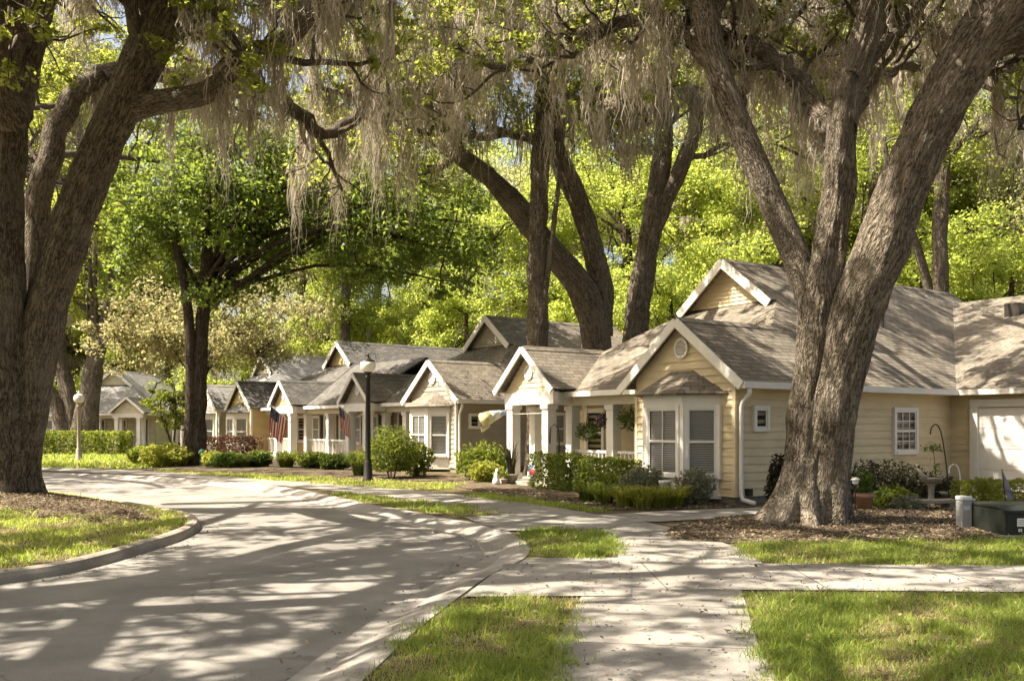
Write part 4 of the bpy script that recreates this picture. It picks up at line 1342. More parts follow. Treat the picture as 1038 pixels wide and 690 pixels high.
mid_oak(41, gp(636, 475), 'stout oak with a high fork, right of the pair behind the porch roof',
        [([(632, 476), (638, 400), (646, 320), (655, 265), (663, 220), (668, 180), (673, 130), (668, 70), (664, 0)], 33.6, 0.52, 0.28), ([(658, 245), (674, 205), (692, 165), (706, 122), (712, 60), (720, 0)], (33.5, 33), 0.34, 0.18)],
        [([(672, 120), (640, 78), (600, 56), (560, 48)], (33.5, 30), 0.14, 0.05), ([(712, 90), (740, 66), (780, 58), (820, 70)], (33, 30), 0.13, 0.05), ([(692, 165), (730, 150), (770, 146), (820, 160)], (33.4, 35), 0.13, 0.05)],
        [(0, [(2, 3, 2), (3.5, 6, 3)], 0.18), (1, [(2.5, -2.5, 2), (5, -5, 2.5)], 0.15)], 6, 2.2, 360)

mid_oak(43, gp(955, 465), 'slim oak trunk rising behind the valley of the garage wing roof',
        [([(955, 466), (956, 400), (955, 320), (953, 240), (957, 150), (952, 70), (950, 0)], 40, 0.40, 0.22), ([(948, 330), (938, 280), (924, 235), (905, 190), (895, 140)], 40.5, 0.24, 0.12)],
        [([(955, 170), (985, 130), (1015, 112), (1060, 110)], (40, 37), 0.16, 0.06), ([(955, 110), (920, 80), (880, 72), (840, 84)], (40, 38), 0.15, 0.06), ([(952, 60), (990, 40), (1030, 36), (1080, 50)], (40, 36), 0.16, 0.06)],
        [(0, [(2.5, -3, 2), (5, -6, 2.5)], 0.16), (0, [(-2.5, -3, 2), (-5, -5, 2.5)], 0.16), (1, [(-2, 2, 2), (-3.5, 4, 2)], 0.1)], 6, 2.4, 420)

# ---- trees given by a crown volume: trunk stems, main limbs and twigs reach for leaf clumps
def crown_tree(seed, name, label, base, stems, blobs, nclump, per, crad, leaf, mat, bark, group=None, moss=0, mossL=1.0, nmain=10, leafname='crown', flat=0.7, cat='tree'):
    t = Tree(seed)
    rng = t.rng
    par = empty(name, base, 0, label, cat, group)
    off = Vector(base)
    tops = []
    for pts, r0, r1 in stems:
        C_, r_ = t.limb([Vector(p) for p in pts], r0, r1, 12, 'trunk', 0.4, 0.06)
        tops.append((C_, r_))
    tot = sum(b[1][0] * b[1][1] * b[1][2] for b in blobs)
    P = []
    for c, rad in blobs:
        k = max(2, int(nclump * rad[0] * rad[1] * rad[2] / tot))
        P.append(np.array(c) + in_ball(rng, k, 0.42) * np.array(rad))
    P = np.concatenate(P)
    main_nodes = []
    for C_, r_ in tops:
        m = len(C_)
        main_nodes += [(np.array(tuple(C_[i])), r_[i]) for i in range(int(m * 0.45), m)]
    for k in range(nmain):
        tgt = P[rng.integers(len(P))]
        st, rs = main_nodes[rng.integers(min(len(main_nodes), 40))]
        mid = st * 0.45 + tgt * 0.55 + np.array([0, 0, 0.12 * np.linalg.norm(tgt - st)]) + rng.normal(size=3) * 0.3
        C_, r_ = t.limb([Vector(st), Vector(st * 0.75 + mid * 0.25), Vector(mid), Vector(tgt)], min(rs * 0.55, 0.22), 0.035, 7, 'limb', n=4, wob=0.05)
        main_nodes += [(np.array(tuple(p)), r) for p, r in zip(C_[3:], r_[3:])]
    MN = np.array([m_[0] for m_ in main_nodes])
    for c in P:
        i = np.argmin(((MN - c) ** 2).sum(1))
        a = MN[i]
        if np.linalg.norm(a - c) > 0.4:
            md = (a + c) / 2 + rng.normal(size=3) * 0.15
            t.tube([a, md, c], [min(0.05, main_nodes[i][1] * 0.6 + 0.01), 0.03, 0.012], 4, 'limb', keep=False)
            t.anchors.append((md, 0.03))
            t.anchors.append((c, 0.03))
    t.clumps = list(P)
    t.part_obj('trunk', bark, par)
    t.part_obj('limb', bark, par)
    t.crown(mat, par, per, crad, leaf, flat=flat, name=leafname)
    if moss:
        t.moss(par, moss, mossL, 9, spread=0.10, w=0.035)
    for ch in par.children:          # the mesh was made in world space for drawn trees
        ch.location = -off
    return par

crown_tree(51, 'broadleaf_tree', 'dark green tree, leaf colour darkened for shade, with twin trunks between the lane and the ochre house', (-13.4, 37.0, 0),
           [(drawn([(199, 472), (201, 420), (203, 350), (208, 300), (210, 243), (208, 200), (212, 150)], 37), 0.34, 0.15), (drawn([(188, 472), (193, 430), (193, 350), (188, 294), (176, 238), (166, 205)], 36.8), 0.26, 0.13)],
           [(at(300, 205, 38), (8.2, 5.0, 2.9)), (at(215, 215, 38), (5.0, 4.5, 3.2)), (at(440, 230, 37), (4.4, 3.6, 3.0)), (at(155, 250, 38), (2.6, 2.5, 2.4)), (at(245, 285, 37), (2.2, 2.0, 1.7)), (at(400, 270, 37), (3.0, 2.5, 1.6)), (at(310, 150, 38), (5.5, 4, 2.0))],
           410, 150, 0.9, 0.20, M['leaf_dark_shaded'], M['bark_dark'], nmain=26)
crown_tree(53, 'live_oak', 'gnarled mossy oak by the far hedge, left of the thin lamp post', (-29.0, 58, 0),
           [(drawn([(84, 452), (88, 420), (92, 390), (100, 350), (112, 310), (118, 260)], 58), 0.85, 0.3), (drawn([(76, 452), (72, 410), (62, 365), (60, 320), (72, 270)], 58.5), 0.62, 0.25), (drawn([(70, 450), (58, 415), (44, 385), (20, 360), (0, 330)], 58.2), 0.5, 0.2)],
           [(at(80, 250, 58), (7, 5, 4)), (at(30, 290, 58), (5, 4, 3)), (at(115, 290, 58), (3.0, 3, 2.5)), (at(95, 135, 60), (6.5, 5, 5)), (at(60, 50, 60), (6, 5, 4)), (at(190, 120, 62), (5, 5, 3.5))],
           400, 110, 1.1, 0.24, M['leaf_oak'], M['bark_oak'], group='mossy live oaks', moss=260, mossL=1.8, nmain=12)
crown_tree(57, 'flowering_tree', 'tan olive tree in fresh leaf behind the twin trunked tree', (-17.9, 50, 0),
           [([(-17.9, 50, 0), (-17.8, 50, 2.1), (-17.5, 50, 4.2), (-17.2, 50, 6.7)], 0.25, 0.09)],
           [(at(205, 340, 50), (4.2, 3.2, 2.0)), (at(140, 352, 50), (2.6, 2.5, 1.5)), (at(280, 345, 50), (2.6, 2.2, 1.5)), (at(235, 300, 50), (2.4, 2.5, 1.3)), (at(160, 310, 50), (2.0, 2, 1.2)), (at(300, 320, 50), (1.8, 1.8, 1.0)), (at(110, 325, 50), (1.5, 1.5, 1.0))],
           190, 120, 0.95, 0.19, M['leaf_olive'], M['bark_dark'], nmain=14)
crown_tree(59, 'small_tree', 'small bright green tree in front of the far cream house', (-17.6, 46, 0),
           [([(-17.6, 46, 0), (-17.5, 46, 1.0), (-17.4, 46, 2.4), (-17.5, 46, 3.6)], 0.07, 0.03), ([(-17.5, 46, 0), (-17.8, 46.1, 1.0), (-18.2, 46, 2.3)], 0.05, 0.02)],
           [((-17.6, 46, 3.0), (1.5, 1.3, 1.1)), ((-17.2, 46, 1.9), (1.2, 1.0, 0.8))],
           60, 60, 0.36, 0.16, M['leaf_hedge'], M['bark_dark'], nmain=8)

# ---- the wood behind: a few kinds, copied
def wood_tree(seed, name, H, rad, mat, bark, nclump, per, leaf, moss=0, low=0.35, lean=0.6):
    rr = random.Random(seed)
    lx, ly = rr.uniform(-lean, lean), rr.uniform(-lean, lean)
    stem = [(0, 0, -0.1), (lx * 0.2, ly * 0.2, H * 0.2), (lx * 0.7, ly * 0.6, H * 0.5), (lx, ly, H * 0.75), (lx * 1.1, ly, H * 0.93)]
    blobs = []
    for k in range(9):
        z = H * rr.uniform(low, 0.92)
        f = 1.0 - 0.5 * abs((z / H - 0.62) / 0.4)
        a = rr.uniform(0, 6.28)
        d = rad * rr.uniform(0.15, 0.75) * f
        s_ = rad * rr.uniform(0.38, 0.62)
        blobs.append(((lx + d * math.cos(a), ly + d * math.sin(a), z), (s_, s_, s_ * rr.uniform(0.5, 0.75))))
    return crown_tree(seed, name, None, (0, 0, 0), [(stem, H * 0.016 + 0.1, 0.06)], blobs, nclump, per, 0.95, leaf, mat, bark, None, moss, 1.6, 14)

protos = [wood_tree(101, 'woodland_tree', 25, 6.6, M['leaf_spring'], M['bark_oak'], 270, 170, 0.175, 70),
          wood_tree(102, 'woodland_tree', 29, 7.2, M['leaf_spring'], M['bark_dark'], 290, 170, 0.18, 0, 0.25),
          wood_tree(103, 'woodland_tree', 20, 6.2, M['leaf_hazed'], M['bark_oak'], 230, 170, 0.17, 110, 0.25),
          wood_tree(104, 'woodland_tree', 12, 4.6, M['leaf_spring'], M['bark_dark'], 170, 180, 0.16, 0, 0.12)]
used = [False] * 4
L_back = 'pale yellow green tree in the wood behind the houses'
L_far = 'pale green tree in the wood beyond the far cream house'
L_right = 'tall green tree behind the garage wing roof'
G_ = 'woodland trees behind the houses'
spots = [  # photo column, depth, kind, scale, turn
    (350, 66, 0, 0.98, 0), (470, 61, 3, 1.05, 40), (545, 58, 0, 0.95, 80), (640, 55, 1, 0.90, 20), (725, 52, 0, 1.0, 130), (790, 58, 2, 1.1, 60), (880, 52, 1, 0.95, 200), (960, 55, 0, 1.0, 310), (1040, 50, 2, 1.05, 90), (1110, 56, 1, 1.0, 15),
    (420, 74, 1, 1.0, 170), (510, 72, 2, 1.2, 210), (590, 70, 1, 1.05, 260), (690, 68, 2, 1.25, 300), (770, 72, 1, 1.1, 330), (850, 68, 0, 1.15, 350), (930, 74, 1, 1.1, 100), (1010, 70, 2, 1.3, 140), (1090, 72, 0, 1.2, 190),
    (300, 82, 2, 1.2, 10), (380, 90, 1, 1.1, 230), (460, 92, 0, 1.3, 65), (570, 90, 2, 1.5, 120), (660, 92, 1, 1.2, 160), (760, 94, 0, 1.4, 220), (860, 90, 1, 1.25, 250), (980, 92, 0, 1.4, 280),
    (250, 100, 1, 1.0, 45), (170, 100, 0, 1.2, 75), (90, 96, 1, 1.0, 110), (20, 92, 0, 1.1, 150), (-50, 86, 2, 1.2, 185), (130, 118, 2, 1.5, 215), (40, 116, 1, 1.2, 245), (-40, 112, 0, 1.3, 275), (330, 116, 1, 1.2, 305),
    (600, 50, 3, 0.95, 25), (690, 47, 3, 0.9, 95), (760, 46, 3, 1.0, 165), (540, 66, 3, 1.2, 235), (420, 64, 3, 0.95, 5), (335, 76, 3, 1.0, 75), (270, 78, 3, 1.0, 145), (930, 46, 3, 1.1, 215), (1010, 45, 3, 1.0, 285), (62, 92, 1, 1.4, 222), (5, 90, 2, 2.0, 18), (40, 97, 0, 1.6, 55), (130, 104, 1, 1.4, 80), (-60, 70, 1, 1.0, 12), (120, 90, 1, 1.05, 33), (75, 94, 2, 1.5, 99), (965, 58, 1, 1.2, 41), (1045, 60, 0, 1.3, 73), (905, 60, 0, 1.25, 121), (820, 62, 1, 1.15, 140), (110, 88, 3, 1.2, 355), (10, 96, 3, 1.3, 30), (205, 84, 3, 1.15, 60), (385, 70, 3, 0.9, 130),
]
for px, Y, k, sc, rz in spots:
    o = protos[k] if not used[k] else copy_tree(protos[k])
    used[k] = True
    o.location = ((px - CX) / F * Y, Y, 0)
    o.rotation_euler = (0, 0, R(rz))
    o.scale = (sc, sc, sc)
    tag(o, L_far if px < 260 else L_right if px > 870 else L_back, 'tree', G_)

# ---- added oaks, mostly out of view, whose crowns shade the lane from the left
def shade_oak(seed, base, label, H, spread, limbs, per, frac=0.8):
    t = Tree(seed)
    par = empty('live_oak', base, 0, label, 'tree', 'mossy live oaks')
    b = Vector(base)
    C_, r_ = t.limb([b, b + Vector((0.1, 0, H * 0.3)), b + Vector((0.3, 0.2, H * 0.62))], 0.6, 0.42, 14, 'trunk', 0.5, 0.06)
    for k in range(limbs):
        a = 2 * math.pi * k / limbs + t.rng.uniform(-0.3, 0.3)
        rr = spread * t.rng.uniform(0.75, 1.1)
        e = C_[-1 - k % 3]
        d = Vector((math.cos(a), math.sin(a), 0))
        Q = t.limb([e, e + d * rr * 0.3 + Vector((0, 0, H * 0.16)), e + d * rr * 0.65 + Vector((0, 0, H * 0.28)), e + d * rr + Vector((0, 0, H * 0.3))], 0.3, 0.08, 9)
        t.sprout(*Q, 9, 3.0, 2, 0.25, kids=4)
    t.part_obj('trunk', M['bark_oak'], par)
    t.part_obj('limb', M['bark_oak'], par)
    t.crown(M['leaf_oak'], par, per, 0.22, 0.11, clear, frac=frac)
    t.settle(par)
    return par
shade_oak(61, (-13.5, 6.5, 0), 'unseen live oak beside the lane, added to shade the near road', 12.5, 12.8, 15, 30, 0.8)
shade_oak(67, (-23.5, 30.5, 0), 'live oak added beyond the island for its shade, half hidden behind its big twin trunked oak', 13.5, 9.5, 10, 46, 0.8)
shade_oak(71, (-10.0, -0.5, 0), 'unseen live oak added for its shade on the near verge across the lane from the front walk', 12.0, 10.5, 12, 34, 0.85)
# ------------------------------------------------------------------ shrubs, grasses, garden things
def shrub(name, label, cat, c, rad, n, leaf, mat, box=False, seed=1, group=None, stems=6, up=0.4, rz=0.0, wid=0.55, zlift=0.0):
    rng = np.random.default_rng(seed)
    c = Vector(c)
    par = empty(name, (c.x, c.y, 0), rz, label, cat, group)
    rx, ry, h = rad
    if box:
        P = rng.uniform(-1, 1, (n, 3))
        ax = rng.integers(0, 3, n)
        sh = rng.uniform(size=n) < 0.72
        sg = np.where(rng.uniform(size=n) < 0.5, -1, 1)
        for k in range(3):
            q = sh & (ax == k)
            P[q, k] = sg[q] * rng.uniform(0.86, 1.05, q.sum())
        P[:, 2] = (P[:, 2] + 1) / 2
        bump = 1 + 0.07 * np.sin(P[:, 0] * 5 * rx + seed) * np.cos(P[:, 1] * 6 * ry + seed)
        P = P * np.array([rx, ry, h]) * bump[:, None]
    else:
        d = unit(rng.normal(size=(n, 3)))
        ph = rng.uniform(0, 6.28, 6)
        lob = 1 + 0.16 * np.sin(4 * np.arctan2(d[:, 1], d[:, 0]) + ph[0]) * np.cos(3 * d[:, 2] + ph[1]) + 0.12 * np.sin(9 * d[:, 0] + ph[2]) * np.sin(8 * d[:, 2] + ph[3])
        rr = rng.uniform(0, 1, n) ** 0.33 * lob
        P = d * rr[:, None]
        P = P * np.array([rx, ry, h * 0.52]) + np.array([0, 0, h * 0.5])
        P[:, 2] = np.maximum(P[:, 2], 0.02 + zlift)
    V, Fq = leaves(rng, P, leaf, up, wid)
    cl = 0.5 + 0.5 * np.sin(P[:, 0] * 7 + seed) * np.sin(P[:, 1] * 6 + 1.3 * seed) * np.cos(P[:, 2] * 8)
    mesh_np('foliage', V, Fq, mat, par, tint=np.clip(cl * 0.5 + rng.uniform(0, 0.5, n), 0, 1))
    mb = MB()
    for k in range(stems):
        a = rng.uniform(0, 6.28)
        e = Vector((math.cos(a) * rx * 0.6, math.sin(a) * ry * 0.6, h * rng.uniform(0.5, 0.8)))
        mb.tube([(e.x * 0.15, e.y * 0.15, -0.02), (e.x * 0.4, e.y * 0.4, e.z * 0.5), tuple(e)], [0.022, 0.016, 0.006], 5)
    mb.build('stem', M['stem'], par)
    return par

def blade_clump(name, label, cat, c, r, h, n, mat, seed=1, group=None, w=0.012, stiff=0.5, parent=None, z=0.0, part='blades'):
    rng = np.random.default_rng(seed)
    a = rng.uniform(0, 2 * np.pi, n)
    b0 = rng.uniform(0, 1, n) ** 0.5 * r * 0.35
    reach = r * rng.uniform(0.3, 1.1, n)
    hh = h * rng.uniform(0.6, 1.15, n)
    dirs = np.stack([np.cos(a), np.sin(a)], 1)
    sd = np.stack([-np.sin(a), np.cos(a), np.zeros(n)], 1)
    rows = []
    seg = 4
    for k in range(seg + 1):
        t = k / seg
        rad = b0 + reach * t ** (1.0 + stiff)
        zz = hh * (math.sin(t * math.pi * (0.5 + 0.32 * (1 - stiff))))
        p = np.stack([dirs[:, 0] * rad, dirs[:, 1] * rad, zz + z], 1)
        ww = w * (1 - 0.85 * t ** 1.5)
        rows.append(np.stack([p - sd * ww, p + sd * ww], 1))
    V = np.stack(rows, 1).reshape(-1, 3)
    base = np.arange(n) * (seg + 1) * 2
    Fq = np.concatenate([np.stack([base + 2 * k, base + 2 * k + 1, base + 2 * k + 3, base + 2 * k + 2], 1) for k in range(seg)])
    tint = np.tile(rng.uniform(0, 1, n), seg)
    o = mesh_np(part if parent else name, V, Fq, mat, parent, tint=tint)
    if not parent:
        o.location = (c[0], c[1], 0)
        tag(o, label, cat, group)
    return o

v1, u1 = Vector((0.83, 0.56, 0)), Vector((-0.56, 0.83, 0))
O1 = Vector((4.75, 18.9, 0))
def h1p(v, t, z=0.0):
    c, s = math.cos(RB), math.sin(RB)
    return Vector((O1.x + c * v - s * t, O1.y + s * v + c * t, z))
# clipped hedges
shrub('hedge', 'clipped hedge in front of the cream tan porch, right block by the bay window', 'hedge', h1p(-0.45, 3.75), (0.42, 0.78, 0.86), 5600, 0.075, M['leaf_hedge'], True, 5, 'clipped hedges', rz=RB)
shrub('hedge', 'clipped hedge in front of the cream tan porch, left block by the entry column', 'hedge', h1p(-0.5, 5.45), (0.48, 0.78, 0.92), 6000, 0.075, M['leaf_hedge'], True, 6, 'clipped hedges', rz=RB)
shrub('hedge', 'low clipped lime hedge, coloured as if sunlit, behind the green utility box', 'hedge', at(1030, 500, 16.6), (0.55, 0.35, 0.66), 4200, 0.055, M['leaf_lime'], True, 7, 'clipped hedges', rz=0.1)  # this and the next two hedges: bright lime leaves stand in for sunlight
shrub('hedge', 'low clipped lime hedge, coloured as if sunlit, behind the grey pedestal', 'hedge', at(990, 500, 17.0), (0.34, 0.30, 0.64), 3000, 0.055, M['leaf_lime'], True, 8, 'clipped hedges', rz=0.1)
shrub('hedge', 'low clipped lime hedge, coloured as if sunlit, running past the edge of the garage drive', 'hedge', at(1098, 500, 16.3), (0.5, 0.35, 0.66), 3600, 0.055, M['leaf_lime'], True, 9, 'clipped hedges', rz=0.1)
shrub('hedge', 'long clipped hedge across the far lawn behind the thin lamp post', 'hedge', (-23.9, 49.8, 0), (2.3, 0.8, 1.3), 9000, 0.13, M['leaf_hedge'], True, 10, 'clipped hedges')
shrub('hedge', 'burgundy brown hedge under the bay window of the ochre house', 'hedge', at(236, 455, 40.5), (1.25, 0.6, 1.15), 4200, 0.11, M['leaf_burgundy'], True, 11, rz=-0.5)
# bushes
G2 = 'bushes in the house beds'
shrub('bush', 'broad green bush against the greige side wall, left of the entry column', 'bush', at(490, 475, 27.5), (0.95, 0.55, 1.12), 4200, 0.09, M['leaf_hedge'], False, 12, G2)
shrub('bush', 'low lime green bush in front of the greige wall bush', 'bush', at(492, 480, 26.3), (0.50, 0.40, 0.62), 2200, 0.10, M['leaf_lime'], False, 13, G2)
shrub('bush', 'tall rounded yellow green bush right behind the black lamp post', 'bush', at(397, 455, 28.2), (0.86, 0.72, 1.62), 5600, 0.085, M['leaf_hedge'], False, 14, G2, zlift=0.25)
shrub('bush', 'loose leafy bush below the white bay of the greige house', 'bush', at(423, 460, 29.2), (0.55, 0.5, 1.1), 1700, 0.11, M['leaf_hedge'], False, 15, G2)
shrub('bush', 'wide lime bush at the foot of the twin trunked tree', 'bush', at(168, 463, 36.0), (1.05, 0.8, 0.95), 3600, 0.13, M['leaf_lime'], False, 16, G2)
shrub('bush', 'small lime bush right of the green marker post', 'bush', at(214, 466, 35.5), (0.42, 0.4, 0.62), 1200, 0.11, M['leaf_lime'], False, 17, G2)
shrub('bush', 'mid green bush beside the twin trunked tree, left of the lime bush', 'bush', at(146, 463, 38.0), (0.7, 0.6, 0.8), 1700, 0.14, M['leaf_hedge'], False, 18, G2)
for i, (px, py, Y, rx, h, m, lab) in enumerate([
        (232, 470, 35.0, 0.75, 0.62, 'leaf_fern', 'dark green low bush below the burgundy hedge'),
        (262, 470, 35.4, 0.55, 0.66, 'leaf_fern', 'dark green low bush below the leftmost flag'),
        (318, 470, 34.2, 0.7, 0.66, 'leaf_hedge', 'low bush before the white railing of the ochre house'),
        (340, 472, 33.2, 0.6, 0.6, 'leaf_fern', 'low dark bush between the railing and the black lamp post'),
        (705, 495, 18.9, 0.42, 0.78, 'leaf_grey', 'pale flowering azalea right of the white bucket'),
        (652, 495, 19.8, 0.50, 0.80, 'leaf_grey', 'pale variegated shrub below the left bay window'),
        (615, 497, 20.2, 0.40, 0.62, 'leaf_hedge', 'leafy bush at the right end of the porch hedge'),
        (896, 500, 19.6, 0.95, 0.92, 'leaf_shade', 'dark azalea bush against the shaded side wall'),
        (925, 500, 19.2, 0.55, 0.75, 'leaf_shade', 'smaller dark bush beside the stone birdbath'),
        (905, 510, 17.4, 0.42, 0.50, 'leaf_hedge', 'low green plant before the dark azalea'),
        (920, 512, 17.0, 0.30, 0.34, 'leaf_grey', 'low pale plant left of the stone bench'),
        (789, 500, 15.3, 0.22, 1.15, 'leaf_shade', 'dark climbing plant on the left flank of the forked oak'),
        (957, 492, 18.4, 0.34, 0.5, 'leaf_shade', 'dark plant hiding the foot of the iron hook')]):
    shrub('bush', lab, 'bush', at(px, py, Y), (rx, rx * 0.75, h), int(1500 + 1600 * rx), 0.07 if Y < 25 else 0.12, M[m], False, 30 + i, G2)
# strap leaved clumps
G3 = 'grassy clumps in the front bed'
clumps = [(596, 508, 'grassy clump at the left end of the row below the hedge'), (612, 511, 'grassy clump second from the left in the row below the hedge'), (634, 514, 'grassy clump below the left bay window'), (652, 515.5, 'grassy clump in the middle of the bed below the bay window'), (668, 515, 'grassy clump just in front of the white bucket'), (684, 513, 'grassy clump between the white bucket and the azalea')]
for i, (px, py, lab) in enumerate(clumps):
    blade_clump('grass_clump', lab, 'plant', gp(px, py), 0.52, 0.42, 260, M['leaf_lime'] if i > 1 else M['leaf_hedge'], 60 + i, G3, 0.012, 0.7)
for i, (px, py, Y, r, h, lab) in enumerate([(365, 480, 29.5, 0.6, 0.75, 'bright arching grass clump left of the black lamp post'), (290, 475, 34.6, 0.7, 0.62, 'arching grass clump before the ochre entry columns'), (248, 474, 34.9, 0.5, 0.5, 'arching grass clump below the burgundy hedge corner')]):
    blade_clump('grass_clump', lab, 'plant', at(px, py, Y), r, h, 420, M['leaf_hedge'], 80 + i, G3, 0.016, 0.4)
sp = h1p(-0.35, 8.02)
pl = empty('snake_plant', sp, 0, 'tall snake plant in a pot between the entry columns', 'plant')
blade_clump('leaf', None, None, (0, 0), 0.30, 0.95, 46, M['leaf_shade'], 91, None, 0.035, 1.2, pl, 0.2)
mb = MB(); mb.lathe([(0.14, 0.0), (0.20, 0.26), (0.22, 0.27), (0.22, 0.30), (0.17, 0.30)], n=18); mb.build('pot', M['stonepot'], pl, True)

# ------------------------------------------------------------------ garden objects
def pot(label, c, r, h, mat, plant=None, ph=0.5, seed=3, pl_n=240):
    par = empty('plant_pot', c, 0, label, 'plant pot', 'potted plants')
    m = MB()
    m.lathe([(r * 0.62, 0), (r * 0.92, h * 0.8), (r * 1.06, h * 0.81), (r * 1.06, h), (r * 0.9, h), (r * 0.85, h * 0.9)], n=20)
    m.build('pot', mat, par, True)
    if plant:
        rng = np.random.default_rng(seed)
        P = unit(rng.normal(size=(pl_n, 3))) * rng.uniform(0.2, 1, (pl_n, 1)) * np.array([r * 1.3, r * 1.3, ph * 0.5]) + np.array([0, 0, h + ph * 0.42])
        V, Fq = leaves(rng, P, 0.09, 0.2, 0.4)
        mesh_np('foliage', V, Fq, M[plant], par, tint=rng.uniform(0, 1, pl_n))
    return par
pot('terracotta pot of ferns right of the forked oak', gp(876, 521), 0.18, 0.40, M['terracotta'], 'leaf_fern', 0.55, 4)
pot('pale stone pot of dark leaves by the iron hook', gp(961, 514), 0.25, 0.34, M['stonepot'], 'leaf_shade', 0.35, 5)
pot('small pot at the foot of the entry column', h1p(-0.62, 7.95), 0.11, 0.18, M['stonepot'], 'leaf_hedge', 0.3, 6, 120)

def hanging(label, c, plant, r, hook, seed, potmat):
    par = empty('hanging_basket', c, 0, label, 'hanging basket', 'baskets hung along the porch')
    m = MB(); m.lathe([(0.06, -0.12), (0.13, -0.06), (0.15, 0.04), (0.16, 0.05), (0.13, 0.05)], n=16); m.build('basket', potmat, par, True)
    w = MB()
    for k in range(3):
        a = 2.1 * k
        w.tube([(0.15 * math.cos(a), 0.15 * math.sin(a), 0.05), (0, 0, hook * 0.6), (0, 0, hook)], 0.006, 5)
    w.build('hanger', M['black_metal'], par)
    rng = np.random.default_rng(seed)
    n = 420
    P = unit(rng.normal(size=(n, 3))) * (rng.uniform(0.2, 1, (n, 1)) ** 0.6) * np.array([r, r, r * 0.75]) + np.array([0, 0, 0.06])
    V, Fq = leaves(rng, P, 0.12, -0.2, 0.3)
    mesh_np('foliage', V, Fq, M[plant], par, tint=rng.uniform(0, 1, n))
hanging('hanging fern in a white basket, left of the purple one on the porch', h1p(0.86, 6.05, 1.48), 'leaf_fern', 0.36, 0.78, 1, M['white_plastic'])
hanging('hanging basket of dark purple leaves in the middle of the porch', h1p(0.86, 5.28, 1.76), 'leaf_purple', 0.27, 0.50, 2, M['stonepot'])
hanging('hanging fern nearest the bay window on the porch', h1p(0.86, 4.25, 1.78), 'leaf_fern', 0.42, 0.48, 3, M['stonepot'])

hk = MB()
c = h1p(0.1, 6.35)
hk.tube([(0, 0, 0), (0, 0, 1.25), (-0.03, 0, 1.62), (-0.14, 0, 1.74), (-0.24, 0, 1.62), (-0.25, 0, 1.2)], 0.022, 7)
for z, a in ((0.5, 0.3), (0.75, -0.3), (1.0, 0.25)):
    hk.tube([(0, 0, z), (a * 0.6, 0, z + 0.10), (a, 0, z + 0.02), (a * 0.9, 0, z - 0.12)], 0.02, 6)
o = hk.build('plant_hook', M['black_metal'], None, True); o.location = c
tag(o, 'black iron scroll hook standing behind the porch hedge', 'garden hook')
# wooden chair on the porch
ch = empty('porch_chair', h1p(1.7, 3.85, 0.15), RB, 'brown wooden chair on the porch near the bay window', 'chair')
m = MB(); m.box(-0.25, 0.25, -0.25, 0.25, 0.42, 0.47); m.build('seat', M['wood'], ch)
m = MB()
for y in (-0.2, -0.1, 0, 0.1, 0.2):
    m.box(0.20, 0.24, y - 0.03, y + 0.03, 0.47, 1.1)
m.box(0.19, 0.25, -0.26, 0.26, 1.1, 1.18); m.build('backrest', M['wood'], ch)
for x in (-0.22, 0.22):
    for y in (-0.22, 0.22):
        m = MB(); m.box(x - 0.025, x + 0.025, y - 0.025, y + 0.025, 0, 0.419); m.build('leg', M['wood'], ch)

# white bucket
m = MB(); m.lathe([(0.10, 0), (0.135, 0.28), (0.145, 0.28), (0.145, 0.31), (0.125, 0.31), (0.115, 0.2)], n=20)
bk = m.build('bucket', M['white_plastic'], None, True); bk.location = gp(674, 510) + Vector((0, 0, 0.18))
tag(bk, 'white bucket standing in the bed below the bay window', 'bucket')
m = MB(); m.tube([(0.135 * math.cos(a), 0.135 * math.sin(a) * 0.4 - 0.09, 0.27 - 0.12 * math.sin(a)) for a in np.linspace(0, math.pi, 9)], 0.006, 5); m.build('handle', M['grey_metal'], bk)
bk.location.z = 0.03; bk.scale = (0.95, 0.95, 1.5)
# white rabbit ornament
def rabbit(label, c, s):
    par = empty('rabbit_ornament', c, 0.5, label, 'garden ornament')
    m = MB()
    m.lathe([(0.02, 0), (0.11, 0.02), (0.13, 0.10), (0.11, 0.20), (0.07, 0.27), (0.075, 0.32), (0.06, 0.38), (0.02, 0.41)], n=16)
    m.build('body', M['white_plastic'], par, True)
    for sy in (-1, 1):
        e = MB(); e.tube([(0, sy * 0.03, 0.38), (0.02, sy * 0.045, 0.48), (0.03, sy * 0.05, 0.56)], [0.022, 0.026, 0.008], 8); e.build('ear', M['white_plastic'], par, True)
    par.scale = (s, s, s)
rabbit('white rabbit ornament beside the entry column', gp(503, 491.5), 0.85)
# ornament on the hedge
go = empty('garden_pinwheel', h1p(-1.05, 5.95), RB, 'red and pale blue pinwheel on a stake before the porch hedge', 'garden ornament')
m = MB(); m.tube([(0, 0, 0), (0, 0, 0.62)], 0.010, 6); m.build('stake', M['black_metal'], go)
for k in range(6):
    a = k * math.pi / 3 + 0.35
    d, e = Vector((0, math.cos(a), math.sin(a))), Vector((0, -math.sin(a), math.cos(a)))
    b = MB()
    c0 = Vector((-0.03, 0, 0.56))
    b.slab([c0, c0 + d * 0.15 - e * 0.02, c0 + d * 0.18 + e * 0.05 + Vector((-0.03, 0, 0)), c0 + d * 0.08 + e * 0.07 + Vector((-0.05, 0, 0))], 0.006)
    b.build('sail', M['red'] if k in (3, 4) else M['paleblue'], go)
